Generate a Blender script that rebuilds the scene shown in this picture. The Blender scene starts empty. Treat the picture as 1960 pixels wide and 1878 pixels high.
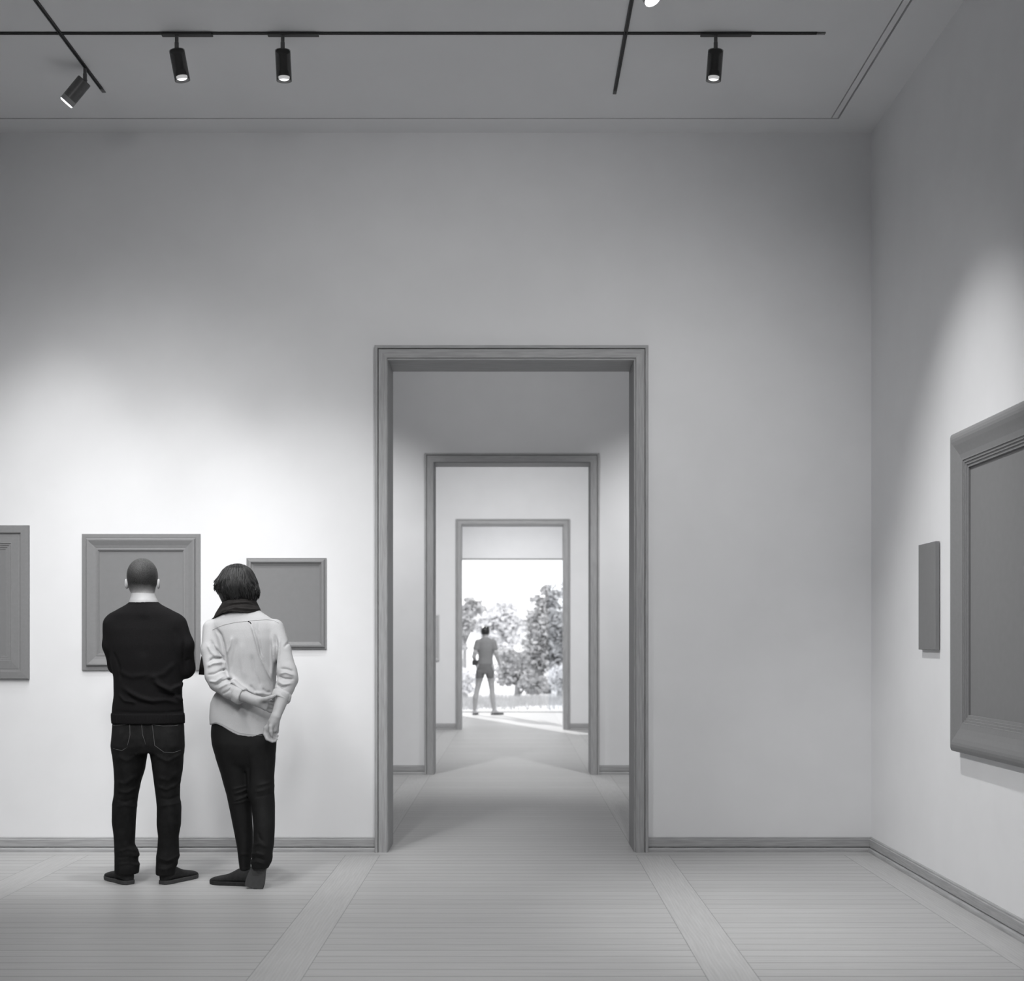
import bpy, bmesh, math, random
import numpy as np
from mathutils import Vector, Matrix
from mathutils.bvhtree import BVHTree

random.seed(7)
rng = np.random.default_rng(11)
S = bpy.context.scene
COL = S.collection
FPX, CX, CY, CAMZ = 2432.0, 983.0, 1231.0, 1.32      # focal length (px), principal axis, eye height
R = math.radians


def W(x, y, Y):
    """The place that shows at pixel x, y when it stands Y metres from the eye."""
    return Vector(((x - CX) * Y / FPX, Y, CAMZ - (y - CY) * Y / FPX))


# ------------------------------------------------------------------ materials
class NT:
    def __init__(self, name):
        self.m = bpy.data.materials.new(name)
        self.m.use_nodes = True
        self.t = self.m.node_tree
        self.bsdf = self.t.nodes['Principled BSDF']
        self.out = self.t.nodes['Material Output']

    def n(self, kind, **kw):
        nd = self.t.nodes.new(kind)
        for k, v in kw.items():
            setattr(nd, k, v)
        return nd

    def l(self, a, b):
        self.t.links.new(a, b)

    def math(self, op, a, b=None, c=None):
        nd = self.n('ShaderNodeMath', operation=op)
        for i, v in enumerate((a, b, c)):
            if v is None:
                continue
            if isinstance(v, (int, float)):
                nd.inputs[i].default_value = v
            else:
                self.l(v, nd.inputs[i])
        return nd.outputs[0]

    def coords(self, scale=(1, 1, 1)):
        tc = self.n('ShaderNodeTexCoord')
        mp = self.n('ShaderNodeMapping')
        mp.inputs['Scale'].default_value = scale
        self.l(tc.outputs['Object'], mp.inputs['Vector'])
        return mp.outputs['Vector']

    def noise(self, scale, stretch=(1, 1, 1), detail=4, rough=.55):
        nd = self.n('ShaderNodeTexNoise')
        nd.inputs['Scale'].default_value = scale
        nd.inputs['Detail'].default_value = detail
        nd.inputs['Roughness'].default_value = rough
        self.l(self.coords(stretch), nd.inputs['Vector'])
        return nd.outputs['Fac']

    def ramp(self, fac, a, b, lo=.3, hi=.7):
        r = self.n('ShaderNodeMapRange')
        r.inputs['From Min'].default_value = lo
        r.inputs['From Max'].default_value = hi
        r.inputs['To Min'].default_value = a
        r.inputs['To Max'].default_value = b
        self.l(fac, r.inputs['Value'])
        return r.outputs['Result']

    def grey(self, v, tint=(1, 1, 1)):
        c = self.n('ShaderNodeCombineColor')
        for i in range(3):
            self.l(self.math('MULTIPLY', v, tint[i]), c.inputs[i])
        return c.outputs[0]

    def bump(self, h, strength, dist):
        b = self.n('ShaderNodeBump')
        b.inputs['Strength'].default_value = strength
        b.inputs['Distance'].default_value = dist
        self.l(h, b.inputs['Height'])
        self.l(b.outputs[0], self.bsdf.inputs['Normal'])


COOL = (.992, .995, 1.008)


def stuff_mat(name, v, var=.08, scale=30, stretch=(1, 1, 1), rough=.7, spec=.3, bump=0, bscale=200,
              bdist=.002, tint=COOL, bstretch=(1, 1, 1)):
    t = NT(name)
    t.l(t.grey(t.ramp(t.noise(scale, stretch), v * (1 - var), v * (1 + var)), tint), t.bsdf.inputs['Base Color'])
    t.bsdf.inputs['Roughness'].default_value = rough
    t.bsdf.inputs['Specular IOR Level'].default_value = spec
    if bump:
        t.bump(t.noise(bscale, bstretch, 5), bump, bdist)
    return t.m


M = {}
M['plaster'] = stuff_mat('plaster', .80, .018, 3.0, rough=.9, spec=.1, bump=.10, bscale=9, bdist=.004)
M['ceiling'] = stuff_mat('ceiling_paint', .80, .012, 2.0, rough=.9, spec=.1)
M['wood_v'] = stuff_mat('grey_wood_upright', .37, .16, 14, (9, 9, .5), .55, .3, .12, 40, .001, bstretch=(8, 8, .4))
M['wood_h'] = stuff_mat('grey_wood_level', .37, .16, 14, (.5, 9, 9), .55, .3, .12, 40, .001, bstretch=(.4, 8, 8))
M['wood_d'] = stuff_mat('grey_wood_deep', .37, .16, 14, (9, .5, 9), .55, .3, .12, 40, .001, bstretch=(8, .4, 8))
M['frame'] = stuff_mat('grey_frame_paint', .23, .03, 60, rough=.55, spec=.25, bump=.05, bscale=90, bdist=.001)
M['canvas'] = stuff_mat('grey_canvas', .225, .02, 25, rough=.85, spec=.1, bump=.08, bscale=500, bdist=.0006)
M['diffuser'] = stuff_mat('frosted_ring', .30, .02, 40, rough=.5)
M['pale'] = stuff_mat('pale_canvas', .55, .03, 40, rough=.8, spec=.1)
M['track'] = stuff_mat('dark_track_metal', .022, .1, 50, rough=.45, spec=.5)
M['lampmetal'] = stuff_mat('lamp_metal', .10, .15, 40, (1, 1, 1), rough=.4, spec=.5)
M['sweater'] = stuff_mat('black_knit', .0095, .25, 260, rough=.95, spec=.15, bump=.5, bscale=420, bdist=.002,
                         tint=(1.02, .98, 1.04))
M['jeans'] = stuff_mat('black_denim', .009, .35, 30, rough=.85, spec=.2, bump=.4, bscale=300, bdist=.0012)
M['stitch'] = stuff_mat('grey_thread', .12, .1, 200, rough=.8)
M['trousers'] = stuff_mat('black_trousers', .0065, .2, 40, rough=.75, spec=.25, bump=.25, bscale=60, bdist=.002)
M['shoe'] = stuff_mat('dark_suede', .028, .2, 60, rough=.8, spec=.2, bump=.2, bscale=200, bdist=.001)
M['sole'] = stuff_mat('grey_rubber', .062, .1, 60, rough=.7, spec=.25)
M['shirt'] = stuff_mat('pale_cotton', .50, .05, 300, rough=.9, spec=.1, bump=.28, bscale=24, bdist=.006)
M['scarf'] = stuff_mat('dark_scarf_cloth', .024, .2, 40, rough=.8, spec=.2, bump=.3, bscale=30, bdist=.004,
                       tint=(1.06, .98, .96))
M['skin'] = stuff_mat('skin', .42, .05, 25, rough=.55, spec=.35, bump=.12, bscale=120, bdist=.001)
M['hair'] = stuff_mat('dark_hair', .019, .5, 16, (6, 6, .8), rough=.42, spec=.4, bump=.2, bscale=60, bdist=.001,
                      bstretch=(5, 5, .6))
M['bark'] = stuff_mat('grey_bark', .32, .2, 12, (4, 4, .8), rough=.9)
M['leaf_dark'] = stuff_mat('dark_leaf', .50, .3, 6, rough=.6)  # base colour raised to stand in for garden haze
M['leaf_pale'] = stuff_mat('pale_leaf', .80, .2, 6, rough=.6)  # backlight and haze put into the pale base colour
M['ground'] = stuff_mat('pale_gravel', .72, .12, 1.2, rough=.95, spec=.05, bump=.2, bscale=8, bdist=.02)
M['grass'] = stuff_mat('grass_blade', .42, .25, 2.0, rough=.8)
M['tee'] = stuff_mat('grey_tee_cloth', .23, .08, 60, rough=.9, spec=.1, bump=.2, bscale=30, bdist=.004)
M['shorts'] = stuff_mat('dark_shorts_cloth', .17, .1, 60, rough=.9, spec=.1)
M['palesuede'] = stuff_mat('pale_shoe_canvas', .42, .08, 60, rough=.8)
M['bag'] = stuff_mat('dark_bag_cloth', .05, .1, 60, rough=.8)


def buzz_mat():
    t = NT('cropped_hair')
    n1 = t.noise(210, (1, 1, 1), 5, .75)
    n2 = t.noise(22, (1, 1, 1), 3)
    tc = t.n('ShaderNodeTexCoord')
    sep = t.n('ShaderNodeSeparateXYZ')
    t.l(tc.outputs['Object'], sep.inputs[0])
    z = t.math('ADD', sep.outputs['Z'], t.math('MULTIPLY', t.math('SUBTRACT', n2, .5), .03))
    fade = t.ramp(z, 0, 1, W(0, 1137, 6.95).z, W(0, 1118, 6.95).z)           # the clippered fade towards the nape
    speck = t.ramp(n1, 0, 1, .40, .62)
    dark = t.math('ADD', .009, t.math('MULTIPLY', speck, .034))
    crown = t.ramp(z, 0, 1, W(0, 1100, 6.95).z, W(0, 1070, 6.95).z)          # highlight on the crown, painted into the hair colour
    dark = t.math('MULTIPLY', dark, t.math('ADD', 1, t.math('MULTIPLY', crown, 1.7)))
    v = t.math('ADD', t.math('MULTIPLY', dark, fade), t.math('MULTIPLY', .30, t.math('SUBTRACT', 1, fade)))
    t.l(t.grey(v), t.bsdf.inputs['Base Color'])
    t.bsdf.inputs['Roughness'].default_value = .6
    t.bump(n1, .7, .004)
    return t.m


M['buzz'] = buzz_mat()


def emit_mat(name, strength):
    t = NT(name)
    t.bsdf.inputs['Base Color'].default_value = (.8, .8, .8, 1)
    t.bsdf.inputs['Emission Color'].default_value = (1, 1, 1, 1)
    t.bsdf.inputs['Emission Strength'].default_value = strength
    return t.m


M['lens'] = emit_mat('lamp_lens_glow', 1.5)
M['lens_bare'] = emit_mat('bare_lens_glow', 3.0)


def see_through(name, tint, mix, rough=.2):
    t = NT(name)
    tr = t.n('ShaderNodeBsdfTransparent')
    tr.inputs[0].default_value = (tint, tint, tint, 1)
    mx = t.n('ShaderNodeMixShader')
    mx.inputs[0].default_value = mix
    t.bsdf.inputs['Base Color'].default_value = (.05, .05, .05, 1)
    t.bsdf.inputs['Roughness'].default_value = rough
    t.l(tr.outputs[0], mx.inputs[1])
    t.l(t.bsdf.outputs[0], mx.inputs[2])
    t.l(mx.outputs[0], t.out.inputs['Surface'])
    return t.m


M['smoked'] = see_through('smoked_glass', .80, .36, .3)
M['clearcap'] = see_through('clear_end_cap', .8, .3, .3)


def glass_pane():
    t = NT('window_glass')
    tr = t.n('ShaderNodeBsdfTransparent')
    tr.inputs[0].default_value = (.93, .94, .95, 1)
    gl = t.n('ShaderNodeBsdfGlossy')
    gl.inputs['Roughness'].default_value = .02
    fr = t.n('ShaderNodeFresnel')
    fr.inputs[0].default_value = 1.2
    mx = t.n('ShaderNodeMixShader')
    t.l(fr.outputs[0], mx.inputs[0])
    t.l(tr.outputs[0], mx.inputs[1])
    t.l(gl.outputs[0], mx.inputs[2])
    t.l(mx.outputs[0], t.out.inputs['Surface'])
    return t.m


M['glass'] = glass_pane()

STRIPS = [(-2.85, -2.645), (-1.045, -.832), (.762, .966), (2.058, 2.4)]
PLANK = .107


def floor_mat():
    t = NT('grey_plank_floor')
    tc = t.n('ShaderNodeTexCoord')
    sep = t.n('ShaderNodeSeparateXYZ')
    t.l(tc.outputs['Object'], sep.inputs[0])
    x, y = sep.outputs['X'], sep.outputs['Y']
    mul, add, sub, mx_, mn_ = (lambda a, b: t.math('MULTIPLY', a, b)), (lambda a, b: t.math('ADD', a, b)), \
        (lambda a, b: t.math('SUBTRACT', a, b)), (lambda a, b: t.math('MAXIMUM', a, b)), (lambda a, b: t.math('MINIMUM', a, b))

    def line(v, pos, w):          # 1 on a joint at pos
        return t.math('LESS_THAN', t.math('ABSOLUTE', sub(v, pos)), w)
    strip, edge = None, None
    for a, b in STRIPS:
        s = t.math('MULTIPLY', t.math('GREATER_THAN', x, a), t.math('LESS_THAN', x, b))
        e = mx_(line(x, a, .0022), line(x, b, .0022))
        strip = s if strip is None else mx_(strip, s)
        edge = e if edge is None else mx_(edge, e)
    # boards along the walls that hold the doorways
    for y0, y1 in ((7.905, 8.36), (12.69, 13.06), (19.30, 19.72)):
        inb = mul(t.math('GREATER_THAN', y, y0), t.math('LESS_THAN', y, y1))
        strip = mul(strip, sub(1, inb))
        edge = mul(edge, sub(1, inb))
        edge = mx_(edge, line(y, y0, .0035))
    row = mul(y, 1 / PLANK)
    idx = t.math('FLOOR', row)
    fr = t.math('FRACT', row)
    joint = t.math('LESS_THAN', t.math('ABSOLUTE', sub(fr, .5)), .5)     # keep node count honest
    joint = mx_(t.math('LESS_THAN', fr, .055), t.math('GREATER_THAN', fr, .985))
    joint = mul(joint, sub(1, strip))
    wn = t.n('ShaderNodeTexWhiteNoise', noise_dimensions='1D')
    t.l(idx, wn.inputs['W'])
    tone = t.ramp(wn.outputs['Value'], .965, 1.035, 0, 1)
    wn2 = t.n('ShaderNodeTexWhiteNoise', noise_dimensions='1D')
    t.l(add(idx, 71.3), wn2.inputs['W'])
    jw = t.ramp(wn2.outputs['Value'], .45, .76, 0, 1)                      # some joints darker than others
    tone = add(mul(tone, sub(1, strip)), mul(strip, 1.015))
    g1 = t.ramp(t.noise(9, (.35, 7, 1), 6, .6), .93, 1.07)                 # grain along the planks
    g2 = t.ramp(t.noise(9, (7, .45, 1), 6, .6), .93, 1.07)                 # grain along the strips
    # cathedral grain on the strips
    wv = t.n('ShaderNodeTexWave', wave_type='BANDS', bands_direction='X')
    wv.inputs['Scale'].default_value = 9
    wv.inputs['Distortion'].default_value = 7
    wv.inputs['Detail'].default_value = 2
    wv.inputs['Detail Scale'].default_value = .7
    t.l(t.coords((2.2, .35, 1)), wv.inputs['Vector'])
    g3 = t.ramp(wv.outputs['Fac'], .965, 1.03, 0, 1)
    grain = add(mul(g1, sub(1, strip)), mul(mul(g2, g3), strip))
    v = mul(mul(tone, grain), .43)
    v = mul(v, add(mul(joint, jw), sub(1, joint)))
    v = mul(v, sub(1, mul(edge, .36)))
    t.l(t.grey(v), t.bsdf.inputs['Base Color'])
    t.bsdf.inputs['Roughness'].default_value = .5
    t.bsdf.inputs['Specular IOR Level'].default_value = .3
    hgt = sub(1, mx_(joint, edge))
    t.bump(add(hgt, mul(grain, .25)), .25, .0015)
    return t.m


M['floor'] = floor_mat()


# ------------------------------------------------------------------ mesh builder
class MB:
    def __init__(self):
        self.v, self.f = [], []

    def add(self, vs, fs):
        o = len(self.v)
        self.v += [tuple(p) for p in vs]
        self.f += [tuple(i + o for i in f) for f in fs]

    def box(self, a, b):
        (x0, y0, z0), (x1, y1, z1) = a, b
        vs = [(x0, y0, z0), (x1, y0, z0), (x1, y1, z0), (x0, y1, z0), (x0, y0, z1), (x1, y0, z1), (x1, y1, z1), (x0, y1, z1)]
        self.add(vs, [(0, 3, 2, 1), (4, 5, 6, 7), (0, 1, 5, 4), (1, 2, 6, 5), (2, 3, 7, 6), (3, 0, 4, 7)])

    def loft(self, rings, cap=True):
        n = len(rings[0])
        vs = [p for r in rings for p in r]
        fs = []
        for i in range(len(rings) - 1):
            for j in range(n):
                k = (j + 1) % n
                fs.append((i * n + j, i * n + k, (i + 1) * n + k, (i + 1) * n + j))
        if cap:
            fs.append(tuple(range(n))[::-1])
            fs.append(tuple((len(rings) - 1) * n + j for j in range(n)))
        self.add(vs, fs)

    def tube(self, pts, rad, sides=8, flat=1.0, up=None):
        pts = [Vector(p) for p in pts]
        if not isinstance(rad, (list, tuple)):
            rad = [rad] * len(pts)
        rings = []
        for i, p in enumerate(pts):
            d = (pts[min(i + 1, len(pts) - 1)] - pts[max(i - 1, 0)]).normalized()
            u = (Vector(up) if up is not None else Vector((0, 0, 1)))
            if abs(d.dot(u)) > .97:
                u = Vector((1, 0, 0))
            a = d.cross(u).normalized()
            b = d.cross(a).normalized()
            rings.append([p + (a * math.cos(2 * math.pi * j / sides) + b * flat * math.sin(2 * math.pi * j / sides)) * rad[i]
                          for j in range(sides)])
        self.loft(rings)

    def lathe(self, prof, base, axis, sides=32, cap=True):
        """prof: (distance along axis, radius)"""
        axis = Vector(axis).normalized()
        u = Vector((0, 0, 1)) if abs(axis.z) < .9 else Vector((1, 0, 0))
        a = axis.cross(u).normalized()
        b = axis.cross(a).normalized()
        rings = [[Vector(base) + axis * t + (a * math.cos(2 * math.pi * j / sides) + b * math.sin(2 * math.pi * j / sides)) * r
                  for j in range(sides)] for t, r in prof]
        self.loft(rings, cap)

    def build(self, name, m, parent=None, smooth=False, bevel=0, matrix=None):
        me = bpy.data.meshes.new(name)
        vs = self.v if matrix is None else [tuple(matrix @ Vector(p)) for p in self.v]
        me.from_pydata(vs, [], self.f)
        bm = bmesh.new()
        bm.from_mesh(me)
        bmesh.ops.recalc_face_normals(bm, faces=bm.faces)
        bm.to_mesh(me)
        bm.free()
        o = bpy.data.objects.new(name, me)
        COL.objects.link(o)
        me.materials.append(m)
        if smooth:
            me.polygons.foreach_set('use_smooth', [True] * len(me.polygons))
        if bevel:
            md = o.modifiers.new('bevel', 'BEVEL')
            md.width = bevel
            md.segments = 2
            md.limit_method = 'ANGLE'
        if parent is not None:
            attach(o, parent)
        return o


def attach(o, parent):
    o.parent = parent
    o.matrix_parent_inverse = parent.matrix_world.inverted() if parent.type != 'EMPTY' else Matrix.Translation(-parent.location)


def empty(name, loc):
    o = bpy.data.objects.new(name, None)
    o.location = loc
    o.empty_display_size = .1
    COL.objects.link(o)
    return o


def tag(o, label=None, cat=None, group=None, kind=None):
    if label:
        o['label'] = label
    if cat:
        o['category'] = cat
    if group:
        o['group'] = group
    if kind:
        o['kind'] = kind
    return o


def struct(o):
    o['kind'] = 'structure'
    return o


# ------------------------------------------------------------------ the rooms
H = 4.551            # ceiling height
XR = 2.265           # right wall
XL = -6.6
W1, W1B = 8.045, 8.33
W2, W2B = 12.78, 13.03
W3, W3B = 19.42, 19.68
W4, W4B = 24.15, 24.40
YB = -4.2            # wall behind the viewer

mb = MB()
mb.box((XL - .3, YB - .3, -.12), (6.3, W4B + .5, 0))
struct(mb.build('floor', M['floor']))


def wall_with_hole(name, y0, y1, x0, x1, hx0, hx1, hz, m=M['plaster']):
    mb = MB()
    mb.box((x0, y0, 0), (hx0, y1, H + .25))
    mb.box((hx1, y0, 0), (x1, y1, H + .25))
    mb.box((hx0, y0, hz), (hx1, y1, H + .25))
    return struct(mb.build(name, m))


wall_with_hole('wall_back', W1, W1B, XL - .2, 6.2, -.83, .80, 3.15)
wall_with_hole('wall_middle', W2, W2B, XL - .2, 6.2, -.83, .80, 3.17)
wall_with_hole('wall_far', W3, W3B, XL - .2, 6.2, -.83, .80, 3.165)
mb = MB()
mb.box((XR, YB, 0), (XR + .2, W1, H + .25))
struct(mb.build('wall_right', M['plaster']))
mb = MB()
mb.box((XL - .2, YB, 0), (XL, W1, H + .25))
struct(mb.build('wall_left', M['plaster']))
mb = MB()
mb.box((XL - .2, YB - .2, 0), (XR + .2, YB, H + .25))
struct(mb.build('wall_rear', M['plaster']))
# inner rooms
mb = MB()
mb.box((-4.7, W1B, 0), (-4.5, W4B, H + .25))
struct(mb.build('wall_inner_left', M['plaster']))
mb = MB()
mb.box((4.5, W1B, 0), (4.7, W4B, H + .25))
struct(mb.build('wall_inner_right', M['plaster']))
# end of the last room: open to the garden below a deep white header
mb = MB()
mb.box((-4.7, W4, 2.925), (4.7, W4B, H + .25))
mb.box((-4.7, W4, 0), (-1.47, W4B, 2.925))
mb.box((2.3, W4, 0), (4.7, W4B, 2.925))
struct(mb.build('wall_garden', M['plaster']))
mb = MB()
mb.box((-1.47, W4 - .012, 2.905), (2.3, W4 + .02, 2.925))
mb.box((-1.47, W4 + .02, 2.9), (2.3, W4 + .06, 2.925))
struct(mb.build('trim_1', M['frame']))

# ceiling: one field set inside a border board, a fine shadow gap between them
gap = .012
bx, by = XR - .272, W1 - .225
mb = MB()
mb.box((XL, YB, H), (bx - .04, by, H + .1))
mb.box((XL, by + gap, H), (XR, W1, H + .1))
mb.box((bx + gap, YB, H), (XR, by + gap, H + .1))
mb.box((bx - .04 + gap * .7, YB, H), (bx, by, H + .1))
mb.box((XL, YB, H + .1), (XR, W1, H + .25))
struct(mb.build('ceiling', M['ceiling']))
mb = MB()
mb.box((-4.7, W1B, H), (4.7, W4B, H + .25))
struct(mb.build('ceiling_inner', M['ceiling']))


def u_sweep(mb, x0, x1, ztop, yface, prof):
    """casing: prof (inset from the outer edge, stand-off from the wall towards the viewer), mitred at the top corners"""
    rings = []
    for (x, z, sx, sz) in ((x0, 0, 1, 0), (x0, ztop, 1, -1), (x1, ztop, -1, -1), (x1, 0, -1, 0)):
        rings.append([(x + sx * u, yface - d, z + sz * u) for u, d in prof])
    n = len(prof)
    vs = [p for r in rings for p in r]
    fs = []
    for i in range(3):
        for j in range(n - 1):
            fs.append((i * n + j, i * n + j + 1, (i + 1) * n + j + 1, (i + 1) * n + j))
    mb.add(vs, fs)
    return mb


def doorway(name, x0, x1, ztop, yface, yback, ix0, ix1, iztop):
    root = empty(name, ((x0 + x1) / 2, yface, 0))
    struct(root)
    w = ix0 - x0
    cas = [(0, 0), (0, .046), (.002, .049), (.0175, .049), (.0195, .046), (.0195, .026), (.0235, .026),
           (.0235, .040), (.0255, .0425), (w - .003, .0425), (w, .0395), (w, .0)]
    for (suffix, yf, sgn) in (('casing', yface, 1), ('casing', yback, -1)):
        m = u_sweep(MB(), x0, x1, ztop, yf, [(u, d * sgn) for u, d in cas])
        o = m.build(suffix, M['wood_v'], root)
        o.data.materials.append(M['wood_h'])
        for p in list(o.data.polygons)[len(cas) - 1:2 * (len(cas) - 1)]:      # the head piece: grain runs along it
            p.material_index = 1
    # lining of the opening, a shadow gap behind the casing's inner arris
    g = .0035
    m = MB()
    for (xa, xb) in ((ix0 - .03, ix0 + g), (ix1 - g, ix1 + .03)):
        m.box((xa, yface - .028, 0), (xb, yback + .028, iztop + .02))
    m.build('lining', M['wood_v'], root)
    m = MB()
    m.box((ix0 + g, yface - .028, iztop - g), (ix1 - g, yback + .028, iztop + .02))
    m.build('head_lining', M['wood_h'], root)
    return root


doorway('door_1', -.875, .849, 3.196, W1, W1B, -.796, .763, 3.109)
doorway('door_2', -.893, .861, 3.225, W2, W2B, -.802, .774, 3.133)
doorway('door_3', -.878, .857, 3.214, W3, W3B, -.798, .762, 3.127)

# baseboards: board with a fillet on top, a quirk, and a round shoe moulding
BP = [(0, 0), (.028, 0), (.028, .010), (.026, .019), (.021, .026), (.010, .027), (.010, .0315), (.018, .0335), (.018, .078),
      (.0125, .081), (.0125, .088), (.009, .092), (0, .092)]


def baseboard(name, p, q, nrm, m):
    p, q, nrm = Vector(p), Vector(q), Vector(nrm)
    mb = MB()
    mb.loft([[pt + nrm * d + Vector((0, 0, z)) for d, z in BP] for pt in (p, q)])
    return struct(mb.build(name, m))


baseboard('baseboard_back', (XL, W1, 0), (-.875, W1, 0), (0, -1, 0), M['wood_h'])
baseboard('baseboard_back_right', (.849, W1, 0), (XR, W1, 0), (0, -1, 0), M['wood_h'])
baseboard('baseboard_right', (XR, YB, 0), (XR, W1, 0), (-1, 0, 0), M['wood_d'])
baseboard('baseboard_middle', (-4.5, W2, 0), (-.893, W2, 0), (0, -1, 0), M['wood_h'])
baseboard('baseboard_middle_right', (.861, W2, 0), (4.5, W2, 0), (0, -1, 0), M['wood_h'])
baseboard('baseboard_far', (-4.5, W3, 0), (-.878, W3, 0), (0, -1, 0), M['wood_h'])
baseboard('baseboard_far_right', (.857, W3, 0), (4.5, W3, 0), (0, -1, 0), M['wood_h'])

# garden window: sliding pane that covers the right-hand end of the opening
win = empty('window_1', (1.4, W4 + .12, 0))
struct(win)
mb = MB()
mb.box((.67, W4 + .115, .03), (2.28, W4 + .125, 2.89))
mb.build('pane', M['glass'], win)
mb = MB()
mb.box((-1.47, W4 + .09, 0.0), (2.3, W4 + .15, .012))
mb.build('sill_rail', M['frame'], win)


# ------------------------------------------------------------------ paintings
def painting(name, place, w, h, prof, canvas_d, label, group=None, cat='painting', mats=('frame', 'canvas')):
    """place: matrix from (along the wall, up, out of the wall) with the origin at the frame's lower left corner"""
    root = empty(name, place @ Vector((w / 2, h / 2, 0)))
    tag(root, label, cat, group)
    mb = MB()
    n = len(prof)
    vs, fs = [], []
    for (x, z, sx, sz) in ((0, 0, 1, 1), (0, h, 1, -1), (w, h, -1, -1), (w, 0, -1, 1)):
        vs += [(x + sx * u, z + sz * u, d) for u, d in prof]
    for i in range(4):
        k = (i + 1) % 4
        for j in range(n - 1):
            fs.append((i * n + j, i * n + j + 1, k * n + j + 1, k * n + j))
    mb.add(vs, fs)
    mb.build('frame', M[mats[0]], root, matrix=place)
    e = prof[-1][0] - .006
    mb = MB()
    mb.box((e, e, canvas_d - .008), (w - e, h - e, canvas_d))
    mb.build('canvas', M[mats[1]], root, matrix=place)
    return root


def on_back(x, z, y=W1):
    return Matrix(((1, 0, 0, x), (0, 0, -1, y), (0, 1, 0, z), (0, 0, 0, 1)))


def on_right(y, z):          # along the wall towards the viewer
    return Matrix(((0, 0, -1, XR), (-1, 0, 0, y), (0, 1, 0, z), (0, 0, 0, 1)))


p1 = 1 / 304.5
px = lambda *a: [(u * p1, d) for u, d in a]
painting('painting', on_back(-2.729, 1.147), .747, .863,
         px((0, 0), (0, .0125), (.8, .0135), (7, .0140), (8, .0125), (8.8, .0150), (10.2, .0285), (11, .0305), (13, .0300), (17, .0255), (22, .0195), (27.5, .0155),
            (28.2, .0175), (31, .0175), (31.6, .0125), (33, .012), (33.2, .004)), .007,
         'large blank grey painting in a coved frame behind the man in the black sweater')
painting('painting', on_back(-1.689, 1.281), .505, .577,
         px((0, 0), (0, .0125), (1.5, .013), (2.6, .013), (3.2, .020), (5, .0265), (7.5, .0275), (9, .026), (9.6, .018), (13.5, .0105), (14.5, .010), (14.7, .004)), .008,
         'small blank grey painting in a slim frame behind the person in the pale shirt')
painting('painting', on_back(-3.985, 1.094), .922, .970,
         px((0, 0), (0, .024), (1, .026), (7, .0275), (13, .0285), (14.5, .0285), (15.2, .0185), (18, .0175), (20, .019), (33, .0215), (34, .0225), (35, .0165),
            (37, .0175), (38, .0175), (38.6, .0125), (42, .0135), (42.6, .009), (45.5, .010), (46, .003)), .007,
         'blank grey painting in a wide stepped frame cut by the photo\'s left edge')
painting('painting', on_right(6.432, .775), 1.55, 1.60,
         [(0, 0), (0, .044), (.004, .051), (.010, .056), (.022, .0625), (.036, .066), (.05, .066), (.07, .062), (.095, .055), (.12, .049), (.145, .046), (.150, .046),
          (.152, .041), (.163, .041), (.165, .036), (.176, .036), (.178, .031), (.190, .0305), (.192, .012)], .020,
         'big blank grey painting in a heavy rounded frame on the right wall')
# the small panel next to it
root = empty('painting', (XR, 6.885, 1.57))
tag(root, 'small frameless grey panel hung between the room corner and the big right painting', 'painting')
mb = MB()
mb.box((XR - .026, 6.742, 1.284), (XR - .004, 7.026, 1.861))
mb.build('canvas', M['canvas'], root, bevel=.0015)
mb = MB()
mb.box((XR - .006, 6.76, 1.30), (XR + .001, 7.01, 1.845))
mb.build('stretcher', M['frame'], root)
# beyond the second doorway, on the far wall
painting('painting', on_back(-1.75, 1.05, W3), .62, .70,
         [(0, 0), (0, .028), (.02, .03), (.035, .022), (.036, .01)], .012,
         'pale picture on the far wall half hidden by the second doorway\'s left jamb', mats=('pale', 'pale'))

# ------------------------------------------------------------------ tracks and lamps
TZ = H - .007


def track(name, a, b, label, cap_end=True):
    a, b = Vector(a), Vector(b)
    d = (b - a).normalized()
    root = empty(name, (a + b) / 2)
    tag(root, label, 'track', 'ceiling tracks')
    s = Vector((0, 0, 1)).cross(d)
    hw = .0105
    prof = [(-hw, .007), (-hw, 0), (-.004, 0), (-.004, .005), (.004, .005), (.004, 0), (hw, 0), (hw, .007)]
    mb = MB()
    mb.loft([[p + s * u + Vector((0, 0, z)) for u, z in prof] for p in (a, b)])
    mb.build('rail', M['track'], root)
    if cap_end:
        mb = MB()
        mb.loft([[p + s * u + Vector((0, 0, z)) for u, z in ((-hw, 0), (hw, 0), (hw, .006), (-hw, .006))] for p in (b, b + d * .045)])
        mb.build('end_cap', M['clearcap'], root)
    return root


TY = 6.725
track('ceiling_track', (XL + .5, TY, TZ), (1.605, TY, TZ), 'long dark light track running across the ceiling parallel to the back wall')
track('ceiling_track', (-2.40, -2.5, TZ), (-2.40, 7.40, TZ), 'dark light track on the ceiling above the two visitors, ending in one tilted lamp')
track('ceiling_track', (.593, -2.5, TZ), (.593, 7.42, TZ), 'dark light track crossing the ceiling over the doorway without a lamp near its end')


def spot(name, loc, target, power, angle, blend=1.0, radius=.03, parent=None):
    li = bpy.data.lights.new(name, 'SPOT')
    li.energy = power
    li.spot_size = R(angle)
    li.spot_blend = blend
    li.shadow_soft_size = radius
    o = bpy.data.objects.new(name, li)
    o.location = loc
    o.rotation_euler = (Vector(target) - Vector(loc)).to_track_quat('-Z', 'Y').to_euler()
    COL.objects.link(o)
    if parent is not None:
        attach(o, parent)
    return o


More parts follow.
